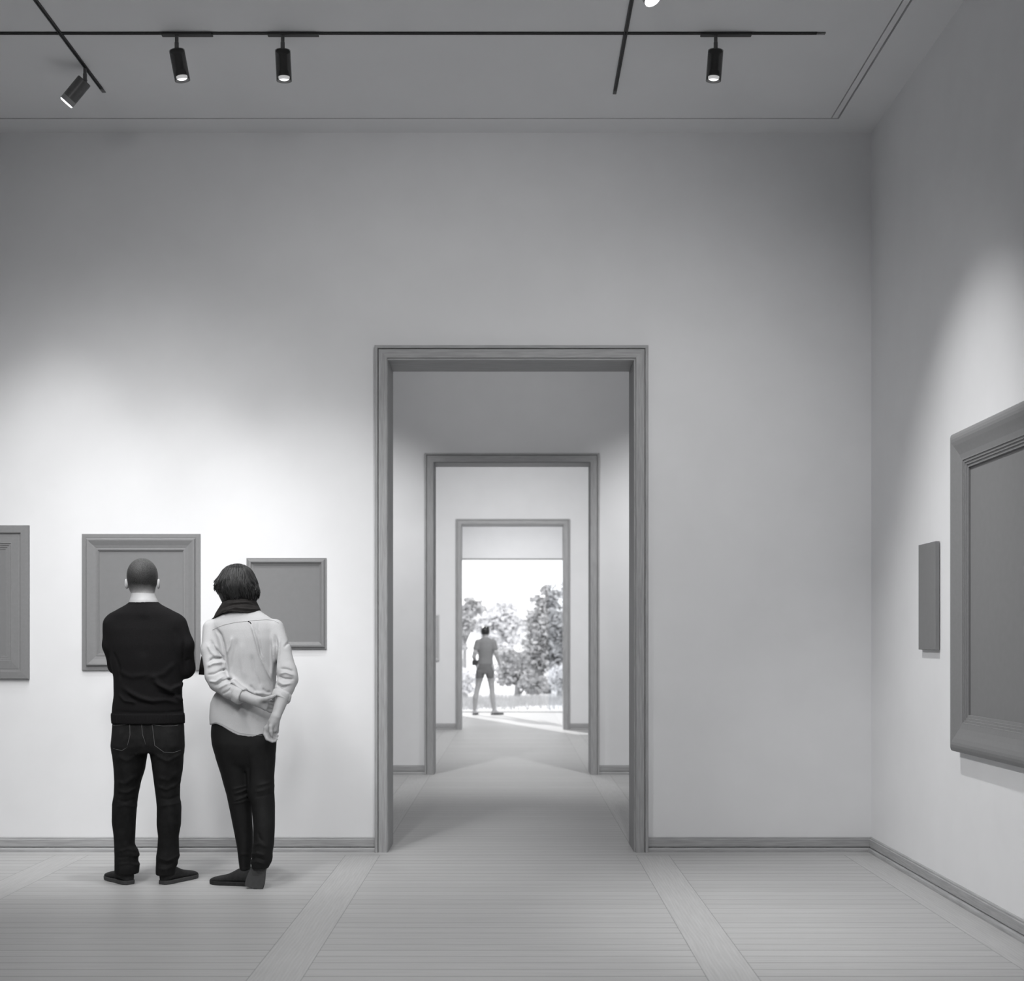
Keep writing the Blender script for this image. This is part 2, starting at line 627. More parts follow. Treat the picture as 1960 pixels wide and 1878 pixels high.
def track_lamp(x, y, axis, label, stem=.075, along=(1, 0, 0), adapter=True, smoked=True, length=.155):
    """adapter under the rail, stem, cylinder that hangs from the stem along axis"""
    ax = Vector(axis).normalized()
    root = empty('track_lamp', (x, y, TZ))
    tag(root, label, 'lamp', 'track lamps')
    al = Vector(along)
    sd = Vector((0, 0, 1)).cross(al)
    if adapter:
        mb = MB()
        c = Vector((x, y, TZ - .010))
        mb.loft([[c + al * t + sd * u + Vector((0, 0, z)) for u, z in ((-.017, 0), (.017, 0), (.017, .0108), (-.017, .0108))]
                 for t in (-.080, .19)])
        mb.build('adapter', M['track'], root, bevel=.003)
    top = TZ - .010 if adapter else TZ + .0008
    mb = MB()
    mb.lathe([(0, .0095), (stem * .45, .0095), (stem * .47, .011), (stem + .01, .011)], (x, y, top), (0, 0, -1), 20)
    mb.build('stem', M['lampmetal'], root, smooth=False)
    # knuckle and can
    kn = Vector((x, y, top - stem))
    rr = .0405
    base = kn + ax * .002
    if smoked:
        mb = MB()
        mb.lathe([(0, rr - .002), (0, rr), (length, rr), (length, rr - .0025), (.004, rr - .0025)], base, ax, 40, cap=False)
        mb.build('smoked_shade', M['smoked'], root, smooth=False)
        mb = MB()
        mb.lathe([(0, rr - .004), (.006, rr - .004), (.02, .021), (length - .055, .021), (length - .05, .026), (length - .022, .030), (length - .022, .002)], base, ax, 32)
        mb.build('lamp_body', M['lampmetal'], root, smooth=False)
        mb = MB()
        mb.lathe([(length - .021, .0295), (length - .012, .0285), (length - .006, .020), (length - .004, .001)], base, ax, 32)
        mb.build('lens', M['lens'], root, smooth=True)
    else:
        mb = MB()
        mb.lathe([(0, .001), (0, rr - .004), (.004, rr), (length - .03, rr), (length - .03, rr - .004)], base, ax, 40, cap=False)
        mb.build('lamp_body', M['lampmetal'], root, smooth=False)
        mb = MB()
        mb.lathe([(length - .03, rr), (length - .002, rr), (length - .002, rr - .003), (length - .03, rr - .003)], base, ax, 40, cap=False)
        mb.build('diffuser_ring', M['diffuser'], root, smooth=False)
        mb = MB()
        mb.lathe([(length - .012, .001), (length - .012, rr - .0032), (length + .003, rr - .0032), (length + .006, rr - .009), (length + .007, .001)], base, ax, 40)
        mb.build('lens', M['lens_bare'], root, smooth=False)
    mb = MB()
    mb.lathe([(-.012, .001), (-.009, .010), (0, .013), (.008, .011), (.012, .001)], kn, ax, 16)
    mb.build('knuckle', M['lampmetal'], root, smooth=True)
    return root, base + ax * (length + .018)


L1, e1 = track_lamp(-1.783, TY, (.17, .12, -1), 'smoked glass track lamp hanging above the black sweater man, left one of the near pair')
L2, e2 = track_lamp(-1.222, TY, (.03, .12, -1), 'smoked glass track lamp above the right painting, second on the long track')
L3, e3 = track_lamp(1.07, TY, (-.06, .12, -1), 'smoked glass track lamp hanging alone at the right end of the long track')
L4, e4 = track_lamp(-2.405, 7.13, (-.70, .08, -.78), 'dark metal track lamp tilted sideways below the left track end', along=(0, -1, 0), adapter=False, smoked=False,
                    length=.160, stem=.066)
L5, e5 = track_lamp(.593, 5.97, (.37, -.25, -.9), 'bright track lamp cut off by the photo\'s top edge beside the right track', along=(0, -1, 0), adapter=True, smoked=False,
                    length=.150, stem=.075)

# track lamps' beams, then added fill spots: key, where it stands, where it points, power, cone, softness of the source, fixture
LIGHTS = [
    ('wall1', e1, (-2.3, W1, .3), 112.0, 52, .035, L1),
    ('wall2', e2, (-1.35, W1, .3), 75.0, 52, .035, L2),
    ('right3', e3, (1.25, W1, .6), 9.0, 80, .03, L3),
    ('left4', e4, (-3.4, W1, .3), 100.0, 54, .035, L4),
    ('right5', e5, (XR, 6.0, 1.0), 15.0, 62, .03, L5),
    # unseen spots with no fixture, mostly fill added to brighten walls and floor
    ('rowA', (-3.1, 6.05, H - .05), (-3.1, W1, .0), 64.8, 58, .04, None),
    ('rowC', (-.95, 6.05, H - .05), (-1.1, W1, .0), 120.0, 56, .04, None),
    ('rowD', (-2.5, 5.7, H - .05), (-2.5, W1, .5), 87.4, 62, .06, None),
    ('rightP', (.593, 6.1, H - .05), (XR, 6.2, .5), 265.2, 62, .05, None),
    ('rightL', (-2.4, 4.4, H - .25), (XR, 6.3, .35), 450.0, 42, .1, None),
    ('frontL', (-.35, .6, H - .2), (-2.1, W1, .6), 540.0, 36, .45, None),
    ('washC', (-2.4, 4.7, H - .25), (-2.5, W1, 1.5), 302.1, 62, .45, None),
    ('rightG', (.593, 4.2, H - .25), (1.45, W1, 1.5), 86.1, 70, .04, None),
    ('floorL', (-2.4, 3.6, H - .25), (-2.4, 5.0, 0), 185.4, 110, .2, None),
    ('washH', (-2.4, 3.4, H - .9), (-1.9, W1, 2.3), 138.9, 74, .45, None),
    ('doorH', (.593, 3.4, H - .9), (.1, W1, 2.2), 190.1, 70, .1, None),
    ('floorM', (.593, 4.6, H - .25), (-.1, 5.6, 0), 345.9, 62, .1, None),
    ('ceilU', (-.2, 2.4, 3.4), (.05, 4.5, H + .4), 77.5, 84, .3, None),  # floating uplight without fixture, added to brighten the ceiling
    ('in2', (-1.6, 10.6, H - .3), (-1.9, W2, .5), 319.8, 88, .05, None),  # unseen spots either side of the second doorway
    ('in2R', (1.6, 10.6, H - .3), (1.9, W2, .5), 334.6, 88, .05, None),
    ('in2C', (0, 9.6, H - .3), (0, W2, 3.4), 61.3, 80, .1, None),  # from here, unseen fill spots added to brighten the rooms beyond
    ('in2F', (0, 9.4, H - .3), (0, 10.6, 0), 38.4, 120, .1, None),
    ('in3', (0, 15.6, H - .3), (0, 17.2, 0), 482.0, 150, .2, None),
    ('in3W', (0, 15.0, H - .3), (0, W3, 1.8), 235.4, 100, .2, None),
    ('in4', (0, 21.5, H - .3), (0, 22.8, 0), 403.5, 150, .2, None),
]
POWER = {}
for key, loc, tgt, pw, ang, rad, fix in LIGHTS:
    o = spot('lamp_or_fill_light', loc, tgt, POWER.get(key, 1) * pw, ang, 1, rad, fix)
    o['light_key'] = key
# ------------------------------------------------------------------ sky, sun, camera
wd = bpy.data.worlds.new('sky')
S.world = wd
wd.use_nodes = True
bg = wd.node_tree.nodes['Background']
bg.inputs[0].default_value = (.985, .99, 1, 1)
bg.inputs[1].default_value = 1.9
sun = bpy.data.lights.new('sun', 'SUN')
sun.energy = 4.5
sun.angle = R(.7)
so = bpy.data.objects.new('sun', sun)
so.rotation_euler = Vector((.365, -.93, -.45)).to_track_quat('-Z', 'Y').to_euler()
COL.objects.link(so)

cam = bpy.data.cameras.new('camera')
co = bpy.data.objects.new('camera', cam)
co.location = (0, 0, CAMZ)
co.rotation_euler = (R(90), 0, 0)
cam.sensor_width = 36
cam.lens = FPX / 1960 * 36
cam.shift_x = -3 / 1960
cam.shift_y = 292 / 1960
cam.clip_end = 300
cam.dof.use_dof = True
cam.dof.focus_distance = 6.8
cam.dof.aperture_fstop = 2.6
COL.objects.link(co)
S.camera = co
S.view_settings.view_transform = 'Standard'
S.view_settings.look = 'None'
S.view_settings.exposure = 0
S.view_settings.gamma = 1
S.cycles.use_denoising = True
S.cycles.max_bounces = 8
S.cycles.diffuse_bounces = 6
S.cycles.transparent_max_bounces = 16

#PEOPLE
# ------------------------------------------------------------------ sculpting by distance fields
f32 = np.float32


def seg(a, b, ra, rb, flat=None):
    """tapered limb; flat: (axis vector, factor) squeezes it along that axis"""
    a, b = np.array(a, f32), np.array(b, f32)
    m = max(ra, rb)
    lo, hi = np.minimum(a, b) - m, np.maximum(a, b) + m

    def fn(X, Y, Z):
        px_, py_, pz_ = X - a[0], Y - a[1], Z - a[2]
        d = b - a
        L = max(float(d @ d), 1e-9)
        t = np.clip((px_ * d[0] + py_ * d[1] + pz_ * d[2]) / L, 0, 1)
        qx, qy, qz = px_ - t * d[0], py_ - t * d[1], pz_ - t * d[2]
        if flat is not None:
            n, k = np.array(flat[0], f32), flat[1]
            s = (qx * n[0] + qy * n[1] + qz * n[2]) * (1 / k - 1)
            qx, qy, qz = qx + n[0] * s, qy + n[1] * s, qz + n[2] * s
            return (np.sqrt(qx * qx + qy * qy + qz * qz) - (ra + (rb - ra) * t)) * max(k, .5)
        return np.sqrt(qx * qx + qy * qy + qz * qz) - (ra + (rb - ra) * t)
    return fn, lo, hi


def ell(c, r):
    c, r = np.array(c, f32), np.array(r, f32)

    def fn(X, Y, Z):
        x, y, z = (X - c[0]), (Y - c[1]), (Z - c[2])
        k0 = np.sqrt((x / r[0]) ** 2 + (y / r[1]) ** 2 + (z / r[2]) ** 2)
        k1 = np.sqrt((x / r[0] ** 2) ** 2 + (y / r[1] ** 2) ** 2 + (z / r[2] ** 2) ** 2) + 1e-6
        return k0 * (k0 - 1) / k1
    return fn, c - r, c + r


def loft(rows, grow=0., n=2.0, sig=.008):
    """rows: (z, cx, cy, rx, ry) in any order; upright stack of ellipses"""
    rows = sorted(rows)
    a = np.array(rows, f32)
    zz = np.arange(a[0, 0], a[-1, 0] + .003, .003)
    tab = [np.interp(zz, a[:, 0], a[:, i]) for i in range(1, 5)]
    w = int(max(1, sig / .003 * 2.5))
    ker = np.exp(-.5 * (np.arange(-w, w + 1) * .003 / sig) ** 2)
    ker /= ker.sum()
    tab = [np.convolve(np.pad(t, w, 'edge'), ker, 'valid') for t in tab]
    tab[2] = tab[2] + grow
    tab[3] = tab[3] + grow
    lo = np.array([(tab[0] - tab[2]).min(), (tab[1] - tab[3]).min(), zz[0]])
    hi = np.array([(tab[0] + tab[2]).max(), (tab[1] + tab[3]).max(), zz[-1]])
    z0, z1 = float(zz[0]), float(zz[-1])

    def fn(X, Y, Z):
        zf = Z.ravel()
        cx, cy, rx, ry = [np.interp(zf, zz, t).astype(f32).reshape(Z.shape) for t in tab]
        x, y = (X - cx), (Y - cy)
        if n == 2.0:
            q = np.sqrt((x / rx) ** 2 + (y / ry) ** 2)
            g = np.sqrt((x / rx ** 2) ** 2 + (y / ry ** 2) ** 2) + 1e-5
            d = q * (q - 1) / g
        else:
            q = (np.abs(x / rx) ** n + np.abs(y / ry) ** n) ** (1 / n)
            d = (q - 1) * np.minimum(rx, ry)
        return np.maximum(d, np.maximum(Z - z1, z0 - Z))
    return fn, lo, hi


def rows_px(rows, grow=0):
    """(pixel row, left, right, depth, half thickness) -> loft rows"""
    out = []
    for y, xl, xr, yc, ry in rows:
        l, r = W(xl, y, yc), W(xr, y, yc)
        out.append((l.z, (l.x + r.x) / 2, yc, (r.x - l.x) / 2 + grow, ry + grow))
    return out


class Field:
    def __init__(s, lo, hi, h):
        s.h = h
        s.lo = np.array(lo, f32)
        s.n = np.ceil((np.array(hi) - s.lo) / h).astype(int) + 1
        s.D = np.full(s.n, .5, f32)
        s.ax = [s.lo[i] + h * np.arange(s.n[i], dtype=f32) for i in range(3)]

    def win(s, lo, hi, m):
        i0 = np.clip(((np.array(lo) - m - s.lo) / s.h).astype(int), 0, s.n - 1)
        i1 = np.clip(((np.array(hi) + m - s.lo) / s.h).astype(int) + 2, 1, s.n)
        sl = tuple(slice(a, b) for a, b in zip(i0, i1))
        X = s.ax[0][sl[0]][:, None, None]
        Y = s.ax[1][sl[1]][None, :, None]
        Z = s.ax[2][sl[2]][None, None, :]
        return sl, X, Y, Z

    def put(s, prim, k=.0, cutplane=None, grow=0.):
        fn, lo, hi = prim
        sl, X, Y, Z = s.win(lo, hi, max(k, .0) + 4 * s.h + .012 + grow)
        d = fn(X, Y, Z) - grow
        if cutplane is not None:
            c, n = cutplane
            d = np.maximum(d, (X - c[0]) * n[0] + (Y - c[1]) * n[1] + (Z - c[2]) * n[2])
        D = s.D[sl]
        if k > 0:
            hh = np.maximum(k - np.abs(D - d), 0) / k
            s.D[sl] = np.minimum(D, d) - hh * hh * k * .25
        else:
            s.D[sl] = np.minimum(D, d)
        return s

    def chain(s, pts, k=.012, kin=.012, cutplane=None, flat=None, grow=0.):
        """pts: (point, radius)"""
        for i in range(len(pts) - 1):
            s.put(seg(pts[i][0], pts[i + 1][0], pts[i][1] + grow, pts[i + 1][1] + grow, flat), k if i == 0 else kin,
                  cutplane if i == len(pts) - 2 else None)
        return s

    def carve(s, prim, k=.01):
        fn, lo, hi = prim
        sl, X, Y, Z = s.win(lo, hi, k + 3 * s.h)
        d = -fn(X, Y, Z)
        D = s.D[sl]
        hh = np.maximum(k - np.abs(D - d), 0) / k
        s.D[sl] = np.maximum(D, d) + hh * hh * k * .25
        return s

    def keep(s, g):
        """g(X, Y, Z) <= 0 stays"""
        X, Y, Z = s.ax[0][:, None, None], s.ax[1][None, :, None], s.ax[2][None, None, :]
        s.D = np.maximum(s.D, g(X, Y, Z)).astype(f32)
        return s

    def crease(s, line, w, amp, Yd, ymax, fade=.03):
        """line: pixels; amp > 0 raises a fold, < 0 sinks one; only on the side nearer than ymax"""
        P = np.array([[W(x, y, Yd).x, W(x, y, Yd).z] for x, y in line])
        lo = (P[:, 0].min() - 3 * w, s.lo[1], P[:, 1].min() - 3 * w)
        hi = (P[:, 0].max() + 3 * w, ymax + fade, P[:, 1].max() + 3 * w)
        sl, X, Y, Z = s.win(lo, hi, 0)
        best = None
        n = len(P) - 1
        for i in range(n):
            d = P[i + 1] - P[i]
            t = np.clip(((X - P[i, 0]) * d[0] + (Z - P[i, 1]) * d[1]) / max(d @ d, 1e-9), 0, 1)
            q = (X - P[i, 0] - t * d[0]) ** 2 + (Z - P[i, 1] - t * d[1]) ** 2
            u = (i + t) / n
            e = np.exp(-q / w ** 2) * np.clip(np.minimum(u, 1 - u) * 5 + .25, 0, 1)
            best = e if best is None else np.maximum(best, e)
        s.D[sl] -= (amp * best * np.clip((ymax + fade - Y) / fade, 0, 1)).astype(f32)
        return s

    def mesh(s):
        D, h = s.D, s.h
        In = D < 0
        cnt = np.zeros(tuple(s.n - 1), np.int8)
        for i in (0, 1):
            for j in (0, 1):
                for k in (0, 1):
                    cnt += In[i:s.n[0] - 1 + i, j:s.n[1] - 1 + j, k:s.n[2] - 1 + k]
        act = (cnt > 0) & (cnt < 8)
        I = np.argwhere(act)
        vid = np.full(act.shape, -1, np.int64)
        vid[act] = np.arange(len(I))
        acc = np.zeros((len(I), 3), f32)
        num = np.zeros(len(I), f32)
        corners = [(i, j, k) for i in (0, 1) for j in (0, 1) for k in (0, 1)]
        val = {c: D[I[:, 0] + c[0], I[:, 1] + c[1], I[:, 2] + c[2]] for c in corners}
        for a in corners:
            for ax in range(3):
                if a[ax] == 0:
                    b = list(a)
                    b[ax] = 1
                    va, vb = val[a], val[tuple(b)]
                    hit = (va < 0) != (vb < 0)
                    t = np.where(hit, va / np.where(hit, va - vb, 1), 0)
                    p = np.tile(np.array(a, f32), (len(I), 1))
                    p[:, ax] += t
                    acc += p * hit[:, None]
                    num += hit
        V = s.lo + (I + acc / num[:, None]) * h
        F = []
        for ax in range(3):
            A = In
            sl0 = [slice(None)] * 3
            sl1 = [slice(None)] * 3
            sl0[ax] = slice(0, -1)
            sl1[ax] = slice(1, None)
            ch = A[tuple(sl0)] != A[tuple(sl1)]
            E = np.argwhere(ch)
            b, c = (ax + 1) % 3, (ax + 2) % 3
            ok = (E[:, b] > 0) & (E[:, c] > 0) & (E[:, b] < s.n[b] - 1) & (E[:, c] < s.n[c] - 1)
            E = E[ok]
            ins = A[E[:, 0], E[:, 1], E[:, 2]]
            q = []
            for db, dc in ((-1, -1), (0, -1), (0, 0), (-1, 0)):
                G = E.copy()
                G[:, b] += db
                G[:, c] += dc
                q.append(vid[G[:, 0], G[:, 1], G[:, 2]])
            q = np.stack(q, 1)
            q[~ins] = q[~ins][:, ::-1]
            F.append(q)
        return V, np.concatenate(F)

    def build(s, name, m, parent, smooth_iter=2):
        V, F = s.mesh()
        # light relaxation removes the grid's stair-steps
        if smooth_iter:
            e = np.concatenate([F[:, [0, 1]], F[:, [1, 2]], F[:, [2, 3]], F[:, [3, 0]]])
            for _ in range(smooth_iter):
                acc = np.zeros_like(V)
                cn = np.zeros(len(V), f32)
                for a, b in ((0, 1), (1, 0)):
                    np.add.at(acc, e[:, a], V[e[:, b]])
                    np.add.at(cn, e[:, a], 1)
                V = V * .5 + acc / np.maximum(cn, 1)[:, None] * .5
        me = bpy.data.meshes.new(name)
        me.from_pydata(V.tolist(), [], F.tolist())
        me.polygons.foreach_set('use_smooth', [True] * len(me.polygons))
        me.materials.append(m)
        o = bpy.data.objects.new(name, me)
        COL.objects.link(o)
        if parent is not None:
            attach(o, parent)
        return o


def bvh_of(o):
    me = o.data
    return BVHTree.FromPolygons([v.co[:] for v in me.vertices], [p.vertices[:] for p in me.polygons])


def on_surface(tree, pts, lift=.001, step=6):
    """3-D polyline on a modelled surface, met where the pixel's sight line meets it"""
    out = []
    eye = Vector((0, 0, CAMZ))
    for (x0, y0), (x1, y1) in zip(pts[:-1], pts[1:]):
        n = max(2, int(math.hypot(x1 - x0, y1 - y0) / step))
        for i in range(n):
            t = i / n
            d = Vector(((x0 + (x1 - x0) * t - CX) / FPX, 1, -(y0 + (y1 - y0) * t - CY) / FPX)).normalized()
            h = tree.ray_cast(eye, d)
            if h[0] is not None:
                out.append(h[0] + h[1] * lift)
    d = Vector(((pts[-1][0] - CX) / FPX, 1, -(pts[-1][1] - CY) / FPX)).normalized()
    h = tree.ray_cast(eye, d)
    if h[0] is not None:
        out.append(h[0] + h[1] * lift)
    return out


def seam(name, tree, lines, rad, m, parent, lift=.0006):
    mb = MB()
    for ln in lines:
        p = on_surface(tree, ln, lift)
        if len(p) > 1:
            mb.tube(p, rad, 6)
    return mb.build(name, m, parent, smooth=True)


def shoe(name, heel, direction, length, m, ms, parent, up=(0, 0, 1), height=1.0, width=1.0, blunt=False):
    """upper and sole, heel at the given point, pointing along direction"""
    u = Vector(direction).normalized()
    w = Vector(up)
    w = (w - u * w.dot(u)).normalized()
    v = w.cross(u)
    mat = Matrix((
        (u.x, v.x, w.x, heel[0]), (u.y, v.y, w.y, heel[1]), (u.z, v.z, w.z, heel[2]), (0, 0, 0, 1)))
    L = length / .275
    st = [(-.004, .018, .050), (.004, .028, .072), (.02, .0345, .088), (.05, .037, .096), (.085, .0375, .094), (.115, .039, .078), (.15, .043, .062),
          (.185, .0465, .053), (.22, .045, .046), (.245, .038, .040), (.262, .028, .034), (.272, .016, .029)]
    if blunt:
        st = [(a, b if a < .2 else .050 - .05 * (a - .2), hgt) for a, b, hgt in st[:-1]] + [(.27, .044, .026)]
    rings = []
    for a, b, hgt in st:
        r = []
        for j in range(20):
            t = 2 * math.pi * j / 20
            c, s_ = math.cos(t), math.sin(t)
            yy = b * width * (abs(c) ** .8) * (1 if c > 0 else -1)
            zz = .012 + (hgt * height - .012) * (.5 + .5 * (abs(s_) ** .85) * (1 if s_ > 0 else -1))
            yy *= (1 - .35 * max(0, s_) ** 2)
            r.append((a * L, yy, zz))
        rings.append(r)
    mb = MB()
    mb.loft(rings)
    up_ = mb.build(name, m, parent, smooth=True, matrix=mat)
    mb = MB()
    outl = [(a * L, b * width + .003) for a, b, _ in st]
    outl[0] = (outl[0][0] - .004, outl[0][1])
    outl.append((.278 * L, .006) if not blunt else (.274 * L, .038))
    poly = [(a, b) for a, b in outl] + [(a, -b) for a, b in outl[::-1]]
    lv = [(0, .94), (.003, .985), (.018, 1.0), (.022, .975)]
    mb.loft([[(.13 * L + (a - .13 * L) * (1 - (1 - f) * .4), b * f, z) for a, b in poly] for z, f in lv])
    so_ = mb.build('sole', ms, None, smooth=False, matrix=mat)
    attach(so_, up_)
    return up_


def face(F, c, sx=1.0):
    """nose, brow, lips and eyes on the far side of a head whose middle is c"""
    c = Vector(c)
    F.chain([(c + Vector((0, .095, .012)), .010), (c + Vector((0, .118, -.022)), .014)], .012)
    for s_ in (-1, 1):
        F.put(ell(c + Vector((s_ * .011, .108, -.027)), (.010, .010, .008)), .006)
        F.carve(ell(c + Vector((s_ * .032, .104, .008)), (.016, .014, .010)), .010)
        F.put(ell(c + Vector((s_ * .032, .088, .006)), (.0125, .0125, .0125)), .003)
        F.chain([(c + Vector((s_ * .015, .096, .024)), .007), (c + Vector((s_ * .05, .082, .022)), .006)], .01)
    F.chain([(c + Vector((-.020, .092, -.056)), .006), (c + Vector((0, .101, -.053)), .007), (c + Vector((.020, .092, -.056)), .006)], .006)
    F.chain([(c + Vector((-.018, .091, -.066)), .006), (c + Vector((0, .099, -.068)), .008), (c + Vector((.018, .091, -.066)), .006)], .005)


def ear(F, c, s_):
    c = Vector(c)
    F.put(ell(c, (.008, .019, .031)), .004)
    F.put(ell(c + Vector((s_ * .005, -.006, .005)), (.006, .013, .026)), .006)
    F.carve(ell(c + Vector((s_ * .010, .008, .004)), (.006, .010, .018)), .006)


# ================================================================== the man in the black sweater
def V(x, y, Y):
    return np.array(W(x, y, Y))


man = empty('person', W(275, 1692, 6.97) * 1)
man.location.z = 0
tag(man, 'man with cropped hair, black sweater and dark jeans standing with folded arms', 'person')
T_ROWS = [(1153, 249, 302, 7.025, .076), (1159, 240, 311, 7.025, .083), (1166, 226, 326, 7.022, .090), (1175, 212, 341, 7.02, .098),
          (1188, 207, 350, 7.02, .102), (1205, 205, 352, 7.02, .114), (1235, 208, 352, 7.02, .124), (1265, 212, 350, 7.02, .122),
          (1297, 218, 348.5, 7.02, .114), (1331, 218.5, 348, 7.02, .112), (1354, 215.5, 350.5, 7.02, .116), (1368, 214.5, 351.5, 7.02, .118),
          (1384, 215.5, 352, 7.02, .119)]
ARM_L = [(V(217, 1196, 7.02), .056), (V(215, 1235, 7.03), .051), (V(224, 1274, 7.07), .047), (V(262, 1283, 7.19), .043), (V(306, 1266, 7.22), .038)]
ARM_R = [(V(338, 1197, 7.02), .057), (V(351, 1235, 7.02), .056), (V(353, 1279, 7.06), .056), (V(312, 1287, 7.2), .046), (V(266, 1270, 7.25), .04)]
LEG_L = [(1376, 232, 262, 7.02, .06), (1400, 220, 272, 7.01, .098), (1427, 214, 280, 7.0, .105), (1444, 216, 281, 7.0, .10), (1473, 219, 276.5, 7.0, .092), (1496, 220, 269, 7.0, .084), (1521, 219, 264, 6.995, .076),
         (1539, 215.5, 261.5, 6.99, .073), (1573, 215, 259, 6.985, .07), (1599, 218.5, 258, 6.985, .067), (1616, 219.5, 257, 6.985, .065),
         (1626, 219.5, 262, 6.985, .066), (1636, 220, 267, 6.98, .067), (1648, 220, 263.5, 6.98, .066), (1658, 220, 266.5, 6.975, .067), (1672, 220, 265, 6.975, .066)]
LEG_R = [(1376, 308, 338, 7.02, .06), (1400, 296, 348, 7.01, .098), (1427, 288, 351.5, 7.0, .105), (1444, 288, 350.5, 7.0, .10), (1459, 291, 350, 7.0, .096), (1476, 293, 348.6, 7.0, .09), (1499, 296, 344, 7.0, .082),
         (1527, 299.5, 343.7, 6.995, .075), (1544, 301, 346.6, 6.99, .073), (1579, 300.6, 345.7, 6.985, .07), (1601, 303.5, 341.4, 6.985, .067),
         (1624, 302, 342, 6.985, .067), (1639, 299.5, 343, 6.98, .068), (1652, 299.5, 340, 6.98, .067), (1662, 299, 336, 6.975, .067), (1674, 299, 335, 6.975, .066)]
PEL = [(1376, 217, 350.5, 7.02, .11), (1390, 215.5, 352, 7.015, .114), (1410, 214.5, 352, 7.01, .122), (1427, 214, 351.5, 7.005, .12), (1440, 216, 350.5, 7.0, .10)]
hc = W(272.5, 1102, 7.045)
nape, crown = W(275, 1158, 7.025), W(273, 1118, 7.05)

# body: one surface from crown to ankles, inside the clothes
lo, hi = (-2.38, 6.82, 0.0), (-1.70, 7.36, 1.84)
B = Field(lo, hi, .006)
B.put(loft(rows_px(T_ROWS), -.012), 0)
B.chain(ARM_L, .02, grow=-.012)
B.chain(ARM_R, .02, grow=-.012)
B.put(loft(rows_px(PEL), -.012), .02)
B.put(loft(rows_px(LEG_L), -.014), .02)
B.put(loft(rows_px(LEG_R), -.014), .02)
for hx, fx in ((-2.10, -1), (-1.917, 1)):
    B.chain([(np.array((hx - fx * .005, 6.975, .11)), .034), (np.array((hx + fx * .03, 7.02, .035)), .018)], .01)
# hands tucked under the upper arms: palm, four fingers, thumb
for (wr, kx) in ((ARM_L[-1][0], 1), (ARM_R[-1][0], -1)):
    wr = np.array(wr)
    B.chain([(wr, .028), (wr + np.array((kx * .075, .005, .012)), .034)], .02, flat=((0, 1, 0), .6))
    for q in range(4):
        b0 = wr + np.array((kx * .085, .012, .036 - q * .021))
        ln = (.07, .078, .072, .058)[q]
        B.chain([(b0, .0095), (b0 + np.array((kx * ln * .5, -.004, .002)), .009), (b0 + np.array((kx * ln * .85, -.024, .002)), .008)], .006, .004)
    B.chain([(wr + np.array((kx * .03, .02, .03)), .012), (wr + np.array((kx * .055, .03, .055)), .0105), (wr + np.array((kx * .075, .03, .072)), .009)], .01, .006)
HD = Field((-2.20, 6.90, 1.50), (-1.90, 7.25, 1.83), .004)


def head_man(F):
    F.chain([(np.array(nape) + np.array((0, 0, -.05)), .075), (np.array(nape), .066), (np.array(crown), .062)], .03, .03)
    F.put(ell(hc, (.0795, .098, .0945)), .03)
    F.put(ell(W(272.5, 1122, 7.085), (.062, .070, .066)), .03)
    F.put(ell(W(272.5, 1141, 7.135), (.026, .022, .020)), .03)


head_man(B)
face(B, W(272.5, 1110, 7.05))
ear(B, W(243.0, 1118, 7.05), -1)
ear(B, W(303.5, 1118, 7.05), 1)
man_body = B.build('body', M['skin'], man)
# cropped hair
head_man(HD)
z_n, z_t = W(0, 1138, 7.0).z, W(0, 1082, 7.0).z
HD.D -= (.0034 * np.clip((HD.ax[2][None, None, :] - z_n) / .03, 0, 1) - .0008).astype(f32)
HD.keep(lambda X, Y, Z: (z_n + np.clip((Y - 7.02) / .09, 0, 1) ** 1.5 * (z_t - z_n) - .012 * np.cos((X - hc.x) / .05) * (Y < 7.05)) - Z)
HD.build('hair', M['buzz'], man, 1)

# sweater
SW = Field((-2.40, 6.80, W(0, 1388, 7).z), (-1.68, 7.36, W(0, 1150, 7).z), .005)
SW.put(loft(rows_px(T_ROWS), 0, 2.0, .007))
SW.chain(ARM_L, .035, .02)
SW.chain(ARM_R, .035, .02)
back = 7.0
for ln, w, a in (([(291, 1293), (306, 1312), (324, 1321), (340, 1313), (347, 1296)], .012, .011),
                 ([(232, 1316), (250, 1327), (268, 1336), (290, 1342), (317, 1340), (336, 1347)], .012, .011),
                 ([(224, 1331), (237, 1342), (262, 1345)], .008, .008),
                 ([(291, 1304), (327, 1328), (344, 1347)], .010, .009),
                 ([(240, 1330), (262, 1344), (300, 1350)], .008, -.006),
                 ([(300, 1325), (320, 1332), (338, 1330)], .009, -.008),
                 ([(214, 1250), (224, 1275), (228, 1300)], .009, -.007),
                 ([(345, 1225), (343, 1260), (346, 1298)], .009, -.009),
                 ([(222, 1285), (250, 1296), (285, 1292)], .014, .005),
                 ([(330, 1270), (312, 1290), (280, 1300)], .014, .005),
                 ([(345, 1268), (352, 1262), (362, 1264)], .006, -.005),
                 ([(330, 1200), (338, 1225), (340, 1250)], .02, -.004),
                 ([(272, 1175), (273, 1215), (272, 1260)], .03, -.006),
                 ([(215, 1363), (260, 1365), (310, 1365), (351, 1363)], .006, -.004)):
    SW.crease(ln, w, a * 1.35, 6.9, back)
sweater = SW.build('sweater', M['sweater'], man)
# ribbed hem and neckband
hem_rows = [(y, xl - .6, xr + .6, yc, ry + .001) for y, xl, xr, yc, ry in T_ROWS if y >= 1354]


